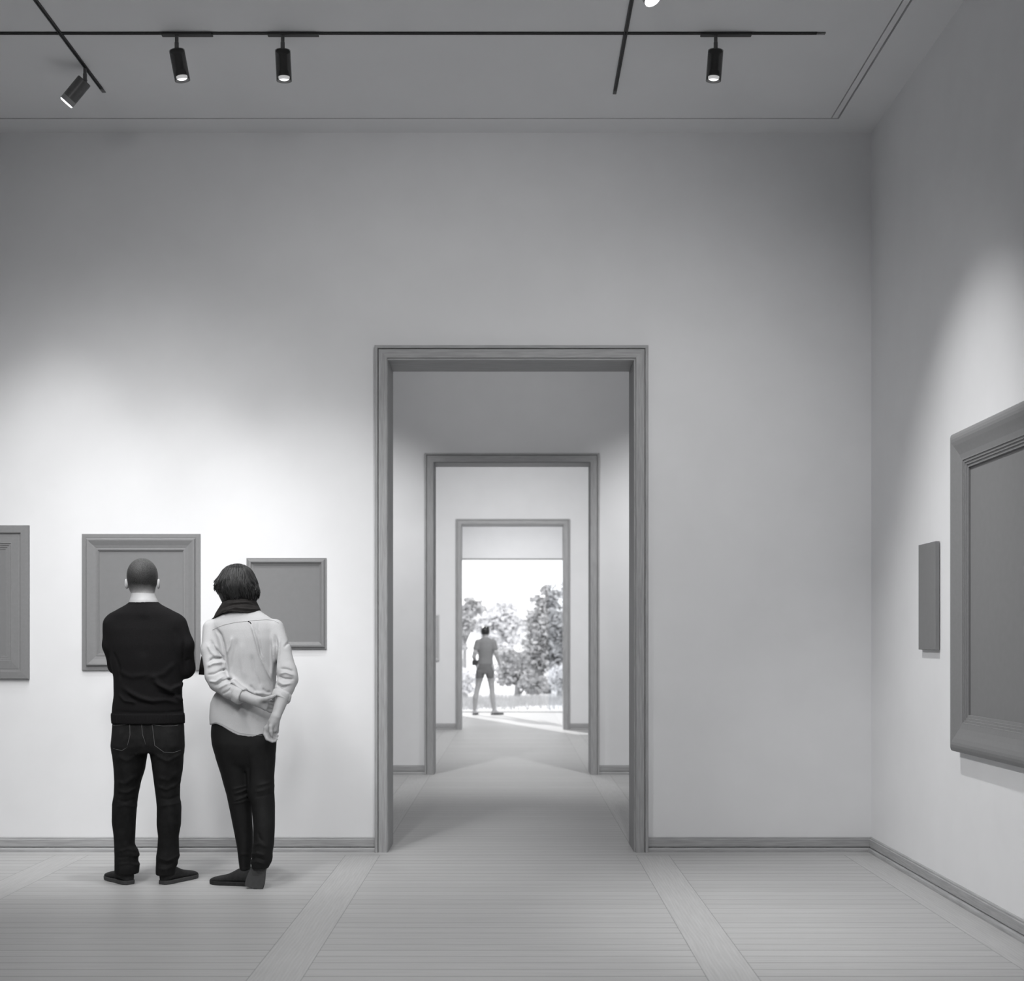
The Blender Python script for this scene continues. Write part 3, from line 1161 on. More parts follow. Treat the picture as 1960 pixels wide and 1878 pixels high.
def band(name, rows, z0, z1, grow, ribs, depth, m, parent, cut=None, n=220, levels=7):
    rows = sorted(rows_px(rows))
    a = np.array(rows)
    mb = MB()
    rings = []
    for i in range(levels):
        t = i / (levels - 1)
        z = z0 + (z1 - z0) * t
        cx, cy, rx, ry = [np.interp(z, a[:, 0], a[:, k]) for k in range(1, 5)]
        e = grow * math.sin(math.pi * min(1, max(0, .12 + .76 * t))) ** .5
        rg = []
        for j in range(n):
            th = 2 * math.pi * j / n
            rb = depth * math.cos(th * ribs)
            rg.append((cx + (rx + e + rb) * math.cos(th), cy + (ry + e + rb) * math.sin(th), z + (cut(th) if cut else 0)))
        rings.append(rg)
    mb.loft(rings)
    return mb.build(name, m, parent, smooth=True)


hb = band('ribbed_hem', T_ROWS[-4:], W(0, 1384.5, 7.02).z, W(0, 1365, 7.02).z, .004, 70, .0007, M['sweater'], None, n=420)
attach(hb, sweater)
nb = band('neckband', [(1148, 251, 300, 7.027, .073), (1160, 247, 304, 7.027, .079)], W(0, 1158, 7.02).z, W(0, 1154, 7.02).z, .006, 60, .0005,
          M['sweater'], None, n=360)
attach(nb, sweater)

# jeans
JN = Field((-2.26, 6.84, W(0, 1676, 7).z), (-1.78, 7.16, W(0, 1374, 7).z), .005)
JN.put(loft(rows_px(PEL)))
JN.put(loft(rows_px(LEG_L), 0, 2.0, .005), .016)
JN.put(loft(rows_px(LEG_R), 0, 2.0, .005), .016)
for ln, w, a in (([(224, 1514), (243, 1518), (261, 1508)], .008, .007), ([(300, 1505), (320, 1512), (337, 1502), (348, 1480)], .008, .007),
                 ([(222, 1496), (240, 1500), (262, 1484)], .010, .006), ([(302, 1488), (322, 1494), (342, 1476)], .010, .005),
                 ([(221, 1530), (240, 1535), (258, 1530)], .007, -.005), ([(305, 1527), (322, 1531), (340, 1525)], .007, -.005),
                 ([(222, 1545), (240, 1541), (260, 1548)], .007, .005), ([(303, 1544), (322, 1541), (344, 1538)], .007, .005),
                 ([(283, 1386), (284, 1410), (285, 1440)], .010, -.008),
                 ([(225, 1630), (245, 1626), (266, 1634)], .006, .006), ([(224, 1642), (245, 1640), (262, 1648)], .006, -.006),
                 ([(224, 1655), (246, 1652), (266, 1660)], .006, .006),
                 ([(302, 1642), (322, 1648), (340, 1640)], .006, .006), ([(303, 1652), (320, 1656), (337, 1650)], .006, -.006),
                 ([(304, 1662), (318, 1664), (333, 1658)], .006, .005), ([(226, 1448), (246, 1456), (270, 1440)], .010, .006),
                 ([(300, 1446), (322, 1457), (346, 1444)], .010, .006)):
    JN.crease(ln, w, a, 6.92, 6.99)
jeans = JN.build('jeans', M['jeans'], man)
jt = bvh_of(jeans)
seam('pocket', jt, [[(217, 1388.5), (232, 1388), (248.5, 1386)], [(248.5, 1386), (249, 1407), (243, 1431), (233, 1437), (217, 1433)]], .0012, M['stitch'], jeans)
seam('pocket', jt, [[(290, 1387), (312, 1390), (333, 1389.5), (341, 1388)], [(291, 1387), (294, 1407), (296, 1427), (314, 1440), (331, 1441), (346, 1436)]],
     .0012, M['stitch'], jeans)
seam('seat_seam', jt, [[(271, 1386), (273, 1407), (279, 1425)]], .0010, M['stitch'], jeans)
shoe('shoe', (-2.098, 6.945, 0), (-.172, .185, 0), .262, M['shoe'], M['sole'], man)
shoe('shoe', (-1.918, 6.945, 0), (.122, .225, 0), .262, M['shoe'], M['sole'], man)

# ================================================================== the visitor in the pale shirt
lady = empty('person', (-1.49, 6.93, 0))
tag(lady, 'person in a pale rolled-sleeve shirt and dark scarf, hands held behind the back', 'person')
S_ROWS = [(1166, 434, 494, 7.03, .055), (1174, 424, 504, 7.03, .07), (1182, 413, 517, 7.03, .082), (1192, 405, 530, 7.03, .094), (1204, 403, 536, 7.03, .104), (1222, 408, 537, 7.03, .113),
          (1250, 413, 533, 7.03, .118), (1280, 419, 530, 7.03, .118), (1305, 422, 528, 7.03, .122), (1320, 418, 530, 7.03, .127), (1332, 409, 533, 7.03, .118),
          (1345, 403, 536, 7.03, .106), (1360, 401.5, 536.5, 7.03, .112), (1373, 401, 536.5, 7.03, .119), (1390, 402, 534, 7.03, .125), (1416, 403, 532, 7.03, .129)]
SL_L = [(V(406, 1203, 7.03), .051), (V(403, 1245, 6.99), .050), (V(411, 1293, 6.935), .051), (V(418, 1306, 6.92), .050), (V(438, 1320, 6.885), .046), (V(462, 1333, 6.86), .041)]
SL_R = [(V(526, 1203, 7.03), .052), (V(539, 1245, 6.99), .050), (V(549, 1286, 6.945), .053), (V(551.5, 1300, 6.93), .052), (V(545, 1316, 6.905), .049), (V(537, 1338, 6.87), .044)]
ARML = [SL_L[0], SL_L[1], SL_L[2], (V(420, 1308, 6.915), .040), (V(452, 1326, 6.865), .036), (V(484, 1340, 6.84), .0265)]
ARMR = [SL_R[0], SL_R[1], SL_R[2], (V(549, 1305, 6.925), .042), (V(541, 1334, 6.865), .037), (V(528, 1373, 6.805), .0255)]
PELL = [(1376, 408, 528, 7.02, .095), (1392, 404.5, 530, 7.02, .106), (1408, 404, 530, 7.018, .114), (1424, 406, 528.5, 7.01, .117), (1440, 411, 527, 7.005, .112), (1460, 430, 512, 7.0, .095), (1474, 455, 492, 7.0, .07)]
LGL = [(1376, 430, 462, 7.02, .06), (1400, 414, 474, 7.015, .09), (1422, 408, 477, 7.01, .103), (1450, 413, 480, 7.005, .095), (1481, 423, 482, 7.0, .084), (1504, 429, 483, 6.995, .077), (1521, 434, 482.5, 6.99, .071), (1550, 440, 481.5, 6.985, .064),
       (1593, 448.6, 484, 6.975, .058), (1621, 454, 484, 6.962, .052), (1644, 456.5, 481, 6.952, .046), (1660, 458.5, 479, 6.947, .043), (1680, 461, 479, 6.943, .041)]
LGR = [(1376, 478, 510, 7.02, .06), (1400, 466, 522, 7.015, .09), (1422, 463, 527, 7.01, .103), (1450, 467, 527, 6.995, .095), (1487, 471, 524.5, 6.975, .084), (1521, 474, 525, 6.95, .075), (1540, 481.5, 526, 6.93, .068), (1579, 485, 526, 6.885, .062),
       (1616, 485, 524.5, 6.855, .056), (1632, 483, 521.5, 6.845, .053), (1641, 481, 522, 6.842, .053), (1650, 480, 520, 6.84, .05), (1662, 482, 513, 6.838, .046)]
hcl = W(456, 1112, 7.045)
B = Field((-1.76, 6.72, 0.0), (-1.12, 7.26, 1.80), .0042)
B.put(loft(rows_px(S_ROWS), -.014), 0)
B.put(loft(rows_px(PELL), -.012), .02)
B.put(loft(rows_px(LGL), -.012), .02)
B.put(loft(rows_px(LGR), -.012), .02)
B.chain([(p, r - .012) if i < 3 else (p, r) for i, (p, r) in enumerate(ARML)], .02)
B.chain([(p, r - .012) if i < 3 else (p, r) for i, (p, r) in enumerate(ARMR)], .02)
nk = W(461, 1172, 7.03)
B.chain([(np.array(nk), .058), (np.array(W(458, 1140, 7.04)), .054), (np.array(W(456, 1122, 7.05)), .05)], .03, .02)
B.put(ell(hcl, (.076, .095, .098)), .03)
B.put(ell(hcl + Vector((0, .03, -.055)), (.055, .064, .066)), .03)
B.put(ell(hcl + Vector((0, .075, -.105)), (.022, .018, .018)), .03)
face(B, hcl + Vector((0, .001, -.02)))
ear(B, hcl + Vector((-.082, .005, -.02)), -1)
ear(B, hcl + Vector((.082, .005, -.02)), 1)
# the hanging right hand: palm, four curled fingers, thumb in front
B.chain([(V(527, 1373, 6.805), .0255), (V(523, 1381, 6.802), .026)], .012)
for (a, b) in (((521, 1381), (509.5, 1394)), ((523, 1381), (515, 1397)), ((526, 1382), (521, 1398.5)), ((529, 1382), (526.5, 1398))):
    B.chain([(V(*a, 6.803), .014), (V(*b, 6.803), .0125)], .014, .01)
FNG = [[(508.5, 1394, 6.803), (506.5, 1405, 6.797), (511, 1414.5, 6.793), (521.5, 1420, 6.792)],
       [(514.5, 1397, 6.805), (513, 1408, 6.803), (517.5, 1416, 6.801), (526, 1419, 6.80)],
       [(520.5, 1398.5, 6.808), (519.5, 1408, 6.81), (524, 1414, 6.81), (530, 1415, 6.808)],
       [(526, 1398, 6.812), (526, 1405, 6.817), (528.5, 1409, 6.818), (531, 1409, 6.816)]]
for fg in FNG:
    B.chain([(V(*p), r) for p, r in zip(fg, (.0105, .0092, .0086, .0072))], .006, .005)
B.chain([(V(524, 1381, 6.79), .014), (V(518.5, 1391, 6.78), .0115), (V(518.5, 1401, 6.777), .0098), (V(520, 1408, 6.779), .0078)], .010, .006)
# the left hand closes round the right forearm
B.chain([(V(484, 1340, 6.84), .0265), (V(494, 1343, 6.838), .027)], .012)
for (a, b) in (((494, 1339), (508, 1340)), ((494, 1342), (509, 1345.5)), ((494, 1345), (509, 1351)), ((493, 1347), (507, 1356))):
    B.chain([(V(*a, 6.84), .014), (V(*b, 6.848), .0125)], .014, .01)
for i, fg in enumerate([[(509, 1340.5, 6.85), (520, 1341, 6.888), (531, 1340, 6.912), (541, 1339, 6.91)],
                        [(510, 1346, 6.85), (520, 1348, 6.885), (531, 1348.5, 6.908), (540, 1348, 6.906)],
                        [(510, 1351.5, 6.85), (519, 1355, 6.88), (529, 1356.5, 6.90), (537, 1357, 6.898)],
                        [(508, 1356.5, 6.85), (516, 1361, 6.875), (524, 1363.5, 6.89), (531, 1364, 6.888)]]):
    B.chain([(V(*p), r) for p, r in zip(fg, (.0105, .0092, .0086, .0072))], .006, .005)
B.chain([(V(497, 1340, 6.826), .015), (V(509, 1338, 6.815), .0115), (V(519, 1334.5, 6.812), .0098), (V(527, 1331, 6.82), .008)], .010, .006)
lady_body = B.build('body', M['skin'], lady, 1)

# shirt
ST = Field((-1.76, 6.80, W(0, 1414, 7).z), (-1.12, 7.22, W(0, 1163, 7).z), .0045)
ST.put(loft(rows_px(S_ROWS), 0, 2.0, .006))
for ch in (SL_L, SL_R):
    e, d = ch[-1][0], ch[-1][0] - ch[-2][0]
    ST.chain(ch, .014, .016, cutplane=(e, d / np.linalg.norm(d)))
bk = 6.99
for ln, w, a in (([(476, 1192), (483, 1207), (489, 1228), (495, 1252), (505, 1278), (515, 1300), (521, 1322)], .006, .007),
                 ([(482, 1194), (491, 1220), (497, 1250), (508, 1280)], .006, -.005),
                 ([(490, 1192), (494, 1222), (498, 1262)], .004, -.004),
                 ([(523, 1217), (527, 1236), (526, 1262), (523, 1300), (520, 1326)], .007, -.010),
                 ([(531, 1222), (532, 1250), (529, 1290)], .006, .006),
                 ([(517, 1210), (519, 1240), (517, 1275), (515, 1300)], .009, .006),
                 ([(408, 1203), (419, 1216), (425, 1234), (430, 1262), (433, 1290)], .008, -.010),
                 ([(442, 1220), (438, 1238), (431, 1252)], .007, .006),
                 ([(452, 1225), (446, 1255), (440, 1285)], .009, -.004), ([(462, 1230), (462, 1262), (468, 1300)], .014, .004),
                 ([(480, 1255), (486, 1288), (498, 1318)], .009, -.005),
                 ([(436, 1300), (450, 1314), (466, 1326), (486, 1337), (503, 1340), (522, 1332)], .006, -.012),
                 ([(440, 1293), (460, 1312), (484, 1327), (508, 1329)], .010, .008),
                 ([(478, 1312), (486, 1322), (490, 1332)], .006, -.005), ([(500, 1318), (506, 1326), (514, 1326)], .006, -.005),
                 # left sleeve
                 ([(399, 1226), (406, 1240), (418, 1254), (427, 1261)], .006, -.007), ([(394, 1234), (402, 1248), (414, 1258)], .007, .006),
                 ([(398, 1268), (406, 1260), (420, 1260), (428, 1267)], .006, -.009), ([(397, 1276), (408, 1270), (422, 1268)], .007, .008),
                 ([(398, 1292), (412, 1290), (428, 1281), (433, 1288)], .005, -.006), ([(402, 1304), (416, 1305), (430, 1294)], .006, .007),
                 ([(414, 1313), (428, 1304), (440, 1300)], .005, -.008), ([(422, 1318), (436, 1310), (448, 1306)], .006, .006),
                 ([(430, 1328), (442, 1322), (452, 1313)], .005, -.005),
                 # right sleeve
                 ([(541, 1240), (548, 1228), (552, 1222)], .005, -.006), ([(538, 1280), (550, 1281), (561, 1286)], .005, -.006),
                 ([(536, 1290), (548, 1287), (564, 1293)], .006, .007), ([(534, 1295), (546, 1299), (562, 1300)], .005, -.008),
                 ([(534, 1304), (546, 1310), (560, 1308)], .006, .006), ([(532, 1310), (542, 1316), (552, 1313)], .005, -.007)):
    ST.crease(ln, w, a * 1.55, 6.9, bk)
hx = np.array([W(x, y, 6.95).x for x, y in ((399, 1389), (406, 1387), (414, 1385.5), (428, 1390.5), (441, 1398), (456, 1405.5), (475, 1409), (502, 1410.5), (520, 1409.5), (534, 1402))])
hz = np.array([W(x, y, 6.95).z for x, y in ((399, 1389), (406, 1387), (414, 1385.5), (428, 1390.5), (441, 1398), (456, 1405.5), (475, 1409), (502, 1410.5), (520, 1409.5), (534, 1402))])
ST.keep(lambda X, Y, Z: np.interp(X.ravel(), hx, hz).reshape(X.shape).astype(f32) - Z + 0 * Y)
shirt = ST.build('shirt', M['shirt'], lady)
stree = bvh_of(shirt)
M['seamline'] = stuff_mat('shirt_seam_thread', .46, .05, 100, rough=.9)
seam('yoke_seam', stree, [[(407, 1206), (416, 1201), (430, 1196), (450, 1191.5), (475, 1189), (492, 1187.5), (510, 1186.5), (524, 1188), (533, 1193)]], .0009, M['seamline'], shirt, .0014)
seam('hem_seam', stree, [[(403, 1386), (414, 1382.5), (428, 1387.5), (441, 1395), (456, 1402.5), (475, 1406), (502, 1407.5)]], .0008, M['seamline'], shirt, .0014)
seam('hanger_loop', stree, [[(475, 1189.5), (478, 1191), (480.5, 1194)]], .0022, M['trousers'], shirt, .002)


def cuff(ch, name='rolled_cuff'):
    e, b = Vector(ch[-1][0]), Vector(ch[-2][0])
    d = (e - b).normalized()
    r = ch[-1][1]
    mb = MB()
    n = 40
    rings = []
    for t, k in ((-.038, .001), (-.036, .006), (-.02, .0085), (-.008, .008), (.002, .009), (.008, .006), (.010, 0), (.006, -.008)):
        a = d.cross(Vector((0, 0, 1))).normalized()
        c = d.cross(a).normalized()
        rg = []
        for j in range(n):
            th = 2 * math.pi * j / n
            wob = .0014 * math.sin(3 * th + t * 90) + .001 * math.sin(7 * th + 1)
            rg.append(e + d * (t + .004 * math.sin(2 * th + .6)) + (a * math.cos(th) + c * math.sin(th)) * (r + k + wob))
        rings.append(rg)
    mb.loft(rings)
    o = mb.build(name, M['shirt'], None, smooth=True)
    attach(o, shirt)


cuff(SL_L)
cuff(SL_R)

# trousers
TR = Field((-1.74, 6.77, W(0, 1683, 6.94).z), (-1.22, 7.16, W(0, 1372, 7).z), .005)
TR.put(loft(rows_px(PELL)))
TR.put(loft(rows_px(LGL), 0, 2.0, .006), .012)
TR.put(loft(rows_px(LGR), 0, 2.0, .006), .010)
for ln, w, a in (([(447, 1520), (462, 1516), (473, 1511)], .004, .006), ([(448, 1525), (464, 1522), (476, 1518)], .004, -.004), ([(446, 1534), (462, 1529), (476, 1523)], .004, .006),
                 ([(444, 1539), (462, 1536), (478, 1530)], .004, .005), ([(444, 1512), (458, 1508), (472, 1505)], .004, .005),
                 ([(494, 1503), (508, 1500), (520, 1497)], .006, .005), ([(492, 1514), (506, 1512), (522, 1506)], .006, .005), ([(490, 1524), (506, 1522), (522, 1518)], .005, -.004),
                 ([(502, 1588), (504, 1598), (512, 1605)], .005, -.006), ([(492, 1612), (506, 1608), (520, 1616)], .006, .005),
                 ([(484, 1630), (500, 1626), (518, 1630)], .006, .006), ([(484, 1640), (500, 1634), (519, 1640)], .005, -.006),
                 ([(484, 1646), (500, 1641), (518, 1648)], .005, .006), ([(459, 1636), (470, 1634), (480, 1638)], .005, .004),
                 ([(461, 1660), (470, 1664), (478, 1662)], .004, .004), ([(474, 1430), (477, 1470), (478, 1510)], .007, -.006)):
    TR.crease(ln, w, a, 6.92, 6.985)
TR.build('trousers', M['trousers'], lady)
shoe('shoe', (-1.428, 6.915, 0), (-.195, .055, 0), .245, M['shoe'], M['shoe'], lady, height=.95)
# the right foot stands on its toe, sole towards the viewer
toe, heel = W(484.5, 1701, 6.812), W(500, 1640, 6.822)
shoe('shoe', tuple(heel), tuple(toe - heel), (toe - heel).length * 1.0, M['shoe'], M['sole'], lady, up=(.05, 1, .12), height=.78, width=1.0, blunt=True)

# scarf
SC = Field((-1.72, 6.86, W(0, 1186, 7).z), (-1.32, 7.24, W(0, 1143, 7).z), .004)
SC.put(loft(rows_px([(1144, 433, 487, 7.035, .078), (1150, 428, 490, 7.035, .084), (1158, 423, 494, 7.035, .092), (1166, 418, 498, 7.04, .10), (1174, 413, 500.5, 7.045, .106), (1186, 408, 502, 7.05, .11)]), 0, 2.0, .004))
for ln, w, a in (([(426, 1164), (446, 1158), (470, 1156), (492, 1160)], .004, -.006), ([(424, 1170), (450, 1163), (478, 1166), (496, 1166)], .004, .006),
                 ([(432, 1155), (456, 1153), (484, 1152)], .004, .005), ([(446, 1168), (470, 1170), (492, 1167)], .003, -.004), ([(420, 1175), (436, 1166), (452, 1161)], .003, -.005),
                 ([(478, 1152), (488, 1158), (494, 1165)], .003, -.004)):
    SC.crease(ln, w, a, 6.95, 7.02)
sx_ = np.array([W(x, 1170, 6.97).x for x in (408, 425, 440, 456, 475, 488, 500)])
sz_ = np.array([W(450, y, 6.97).z for y in (1183, 1174.5, 1171, 1171.5, 1173.5, 1172, 1170)])
SC.keep(lambda X, Y, Z: np.interp(X.ravel(), sx_, sz_).reshape(X.shape).astype(f32) - Z - .35 * np.maximum(Y - 7.03, 0))
scarf = SC.build('scarf', M['scarf'], lady, 1)
mb = MB()
mb.tube([W(424, 1176, 7.12), W(410, 1192, 7.155), W(401, 1220, 7.17), W(395, 1255, 7.17), W(391.5, 1275, 7.165), W(390, 1292, 7.16)],
        [.02, .026, .027, .027, .028, .029], 14, .35, up=(0, 1, 0))
t_ = mb.build('scarf_tail', M['scarf'], None, smooth=True)
attach(t_, scarf)

# hair: a cap and many locks that fall from the crown
H_ROWS = [(1079.5, 450, 460, 7.035, .015), (1081, 443, 466, 7.035, .035), (1085, 434, 474, 7.035, .06), (1092, 426.5, 481, 7.035, .08), (1101, 421, 486, 7.035, .094), (1112, 414.5, 490.5, 7.035, .105),
          (1122, 413.5, 493, 7.035, .108), (1130, 415, 494.5, 7.035, .106), (1138, 419, 495, 7.037, .101), (1147, 423, 492.5, 7.042, .090), (1158, 428, 487, 7.045, .076)]
HF = Field((-1.70, 6.88, W(0, 1160, 7).z), (-1.36, 7.22, W(0, 1074, 7).z), .004)
HF.put(loft(rows_px(H_ROWS), 0, 2.0, .005))
HF.carve(ell(hcl + Vector((0, .115, -.05)), (.062, .085, .10)), .01)
M['hair_under'] = stuff_mat('dark_hair_under', .012, .4, 16, (6, 6, .8), rough=.8, spec=.08)
hair_cap = HF.build('hair', M['hair_under'], lady, 1)
ha = np.array(sorted(rows_px(H_ROWS)))


def hair_at(th, ypx, off):
    z = W(0, ypx, 7.0).z
    cx, cy, rx, ry = [np.interp(z, ha[:, 0], ha[:, k]) for k in range(1, 5)]
    return Vector((cx + (rx + off) * math.cos(th), cy + (ry + off) * math.sin(th), z))


mb = MB()
for i in range(760):
    th0 = -math.pi / 2 + random.gauss(0, 1.05)
    th0 = max(-math.pi * 1.12, min(math.pi * .12, th0))
    side = math.cos(th0)
    y0 = random.uniform(1082, 1118) if i % 3 else random.uniform(1079.6, 1085)
    y1 = min(1157, max(y0 + 22, random.uniform(1118, 1158) - 10 * abs(side)))
    if side < -.55:
        y1 = min(y1, random.uniform(1116, 1142))
    lockset = math.sin(th0 * 7 + .8) + .6 * math.sin(th0 * 17 + 2)       # neighbouring hairs gather into locks
    drift = random.gauss(0, .07) + .12 * side + .10 * lockset
    pts, rad = [], []
    n = 10
    flip = random.uniform(-.001, .007) * (1.5 if abs(side) > .5 else .6)
    r0 = random.uniform(.0022, .0046)
    o0 = random.uniform(-.0015, .0008) + .0022 * lockset * .6
    ph, wv = random.uniform(0, 1.5), random.uniform(.01, .035)
    for k in range(n):
        t = k / (n - 1)
        off = o0 + flip * max(0, t - .6) * 2.5 + .0012 * math.sin(ph + t * 5)
        pts.append(hair_at(th0 + drift * t ** 1.5 + wv * t * math.sin(ph + 5 * t), y0 + (y1 - y0) * t, off))
        rad.append(r0 * (.25 + .75 * math.sin(math.pi * min(1, .12 + t * .72))) * (1 if t < .8 else (.7 if t < .95 else .15)))
    mb.tube(pts, rad, 6, .7, up=(0, 0, 1))
for i in range(40):                                  # short ends tucked in above the scarf
    th0 = random.choice((-2.9, -2.6, -2.3, -.9, -.5)) + random.gauss(0, .15)
    y0, y1 = random.uniform(1118, 1132), random.uniform(1146, 1157)
    pts = [hair_at(th0, y0 + (y1 - y0) * t, -.003 + .002 * t) for t in (0, .33, .66, 1)]
    mb.tube(pts, [.005, .007, .006, .002], 7, .5)
for i in range(44):                                  # flicked ends over the left ear and the right nape
    left = i < 28
    th0 = (-math.pi + random.gauss(.12, .25)) if left else random.gauss(-.15, .25)
    y0 = random.uniform(1098, 1116) if left else random.uniform(1112, 1130)
    y1 = random.uniform(1110, 1136) if left else random.uniform(1130, 1151)
    ex = random.uniform(.002, .014) if left else random.uniform(.001, .010)
    cu = random.uniform(-.15, .15)
    pts = [hair_at(th0 + cu * t * t, y0 + (y1 - y0) * (t - .12 * t * t * t), ex * t * t + .001) for t in (0, .2, .4, .6, .8, 1)]
    mb.tube(pts, [.003, .0065, .0075, .0065, .0045, .001], 7, .55)
lk = mb.build('locks', M['hair'], None, smooth=True)
attach(lk, hair_cap)

# ================================================================== the walker by the garden
YW = 23.4
walker = empty('person', (W(930, 1300, YW).x, YW, 0))
tag(walker, 'person in grey top and dark shorts standing in the bright garden opening', 'person')
lo, hi = (W(895, 0, YW).x, YW - .3, 0), (W(970, 0, YW).x, YW + .35, 1.68)
w_ = lambda x, y, dy=0: np.array(W(x, y, YW + dy))
B = Field(lo, hi, .010)
TEE = [(1218.5, 925, 933, YW, .05), (1223, 918.5, 940.5, YW, .075), (1228, 913.5, 945.5, YW, .09), (1240, 914, 945, YW, .105), (1258, 915.5, 943.5, YW, .10), (1268, 914, 944, YW, .105), (1276, 912.5, 945, YW, .112)]
B.put(loft(rows_px(TEE), -.012))
whd = Vector(w_(929, 1209.5, .02))
B.chain([(w_(929.5, 1224), .06), (w_(929, 1214, .01), .05)], .02)
B.put(ell(whd, (.074, .092, .10)), .02)
B.put(ell(whd + Vector((0, .03, -.055)), (.05, .06, .06)), .02)
face(B, whd + Vector((0, -.004, -.02)))
A1 = [(w_(915, 1230), .05), (w_(909.5, 1249, -.03), .043), (w_(907, 1257, -.02), .038), (w_(910.5, 1269, .06), .026)]
A2 = [(w_(944, 1230), .05), (w_(949, 1249, -.02), .043), (w_(951, 1257, 0), .036), (w_(955.5, 1271, .08), .026)]
L1_ = [(w_(919.5, 1276), .078), (w_(917.5, 1300), .068), (w_(914, 1318, .01), .05), (w_(910, 1336, -.02), .048), (w_(908.5, 1361, -.02), .03)]
L2_ = [(w_(938, 1276), .078), (w_(939.5, 1300), .068), (w_(941.5, 1318, .02), .05), (w_(943, 1337, .01), .048), (w_(945.5, 1361, 0), .03)]
for ch in (A1, A2, L1_, L2_):
    B.chain(ch, .02)
for ch in (A1, A2):                                   # hands
    p = Vector(ch[-1][0])
    d = (p - Vector(ch[-2][0])).normalized()
    B.chain([(np.array(p), .026), (np.array(p + d * .07), .032)], .015, flat=((1, 0, 0), .6))
    for q in range(4):
        o_ = Vector((0, .022 * (q - 1.5), 0))
        B.chain([(np.array(p + d * .08 + o_), .012), (np.array(p + d * (.115 + .006 * (q % 3)) + o_), .010), (np.array(p + d * .135 + o_ + Vector((0, .0, -.012))), .009)], .005)
    B.chain([(np.array(p + d * .02 + Vector((0, .03, 0))), .013), (np.array(p + d * .06 + Vector((0, .055, 0))), .011)], .01)
B.build('body', M['skin'], walker)
HW = Field(np.array(whd) - .16, np.array(whd) + .16, .008)
HW.put(ell(whd + Vector((0, -.006, .008)), (.083, .098, .102)))
HW.keep(lambda X, Y, Z: (whd.z - .05 + np.clip((Y - whd.y) / .09, 0, 1) * .09) - Z)
HW.put(ell(whd + Vector((.045, -.07, .075)), (.032, .03, .028)), .01)
HW.build('hair', M['hair'], walker, 1)
TS = Field((lo[0], lo[1], W(0, 1278, YW).z), (hi[0], hi[1], W(0, 1216, YW).z), .009)
TS.put(loft(rows_px(TEE)))
for ch in (A1, A2):
    e = ch[1][0]
    d = ch[1][0] - ch[0][0]
    TS.chain([(ch[0][0], ch[0][1] + .012), (ch[1][0], ch[1][1] + .016)], .02, cutplane=(ch[0][0] + d * .75, d / np.linalg.norm(d)))
TS.build('top', M['tee'], walker)
SH = Field((lo[0], lo[1], W(0, 1300, YW).z), (hi[0], hi[1], W(0, 1268, YW).z), .009)
SH.put(loft(rows_px([(1270, 914, 944, YW, .11), (1278, 912, 945.5, YW, .118), (1287, 911, 946, YW, .118), (1290, 911.5, 945.5, YW, .11)])))
SH.put(loft(rows_px([(1284, 911, 929, YW, .11), (1298, 909.5, 926.5, YW, .10)])), .015)
SH.put(loft(rows_px([(1284, 928, 946, YW, .11), (1298, 931, 946, YW, .10)])), .015)
SH.build('shorts', M['shorts'], walker)
hl = W(908.5, 1366, YW - .05)
shoe('shoe', (hl.x - .01, YW - .06, 0), (-.03 + .06, .2, 0), .26, M['palesuede'], M['sole'], walker)
hl = W(944.5, 1366, YW)
shoe('shoe', (hl.x - .03, YW - .03, 0), (.17, .12, 0), .26, M['palesuede'], M['sole'], walker)
mb = MB()
c = Vector(w_(909.5, 1268.5, -.01))
mb.loft([[c + Vector((x * s_, y * s_, z)) for x, y in ((-.055, -.03), (.055, -.03), (.06, 0), (.055, .03), (-.055, .03), (-.06, 0))]
         for z, s_ in ((-.05, .8), (-.045, .95), (0, 1), (.035, .95), (.045, .7))])
mb.build('held_bag', M['bag'], walker)  # dark shape at the left hand, modelled as a held bag

# ================================================================== garden
mb = MB()
mb.box((-40, W4B + .5, -.3), (40, 110, -.03))
struct(mb.build('ground', M['ground']))


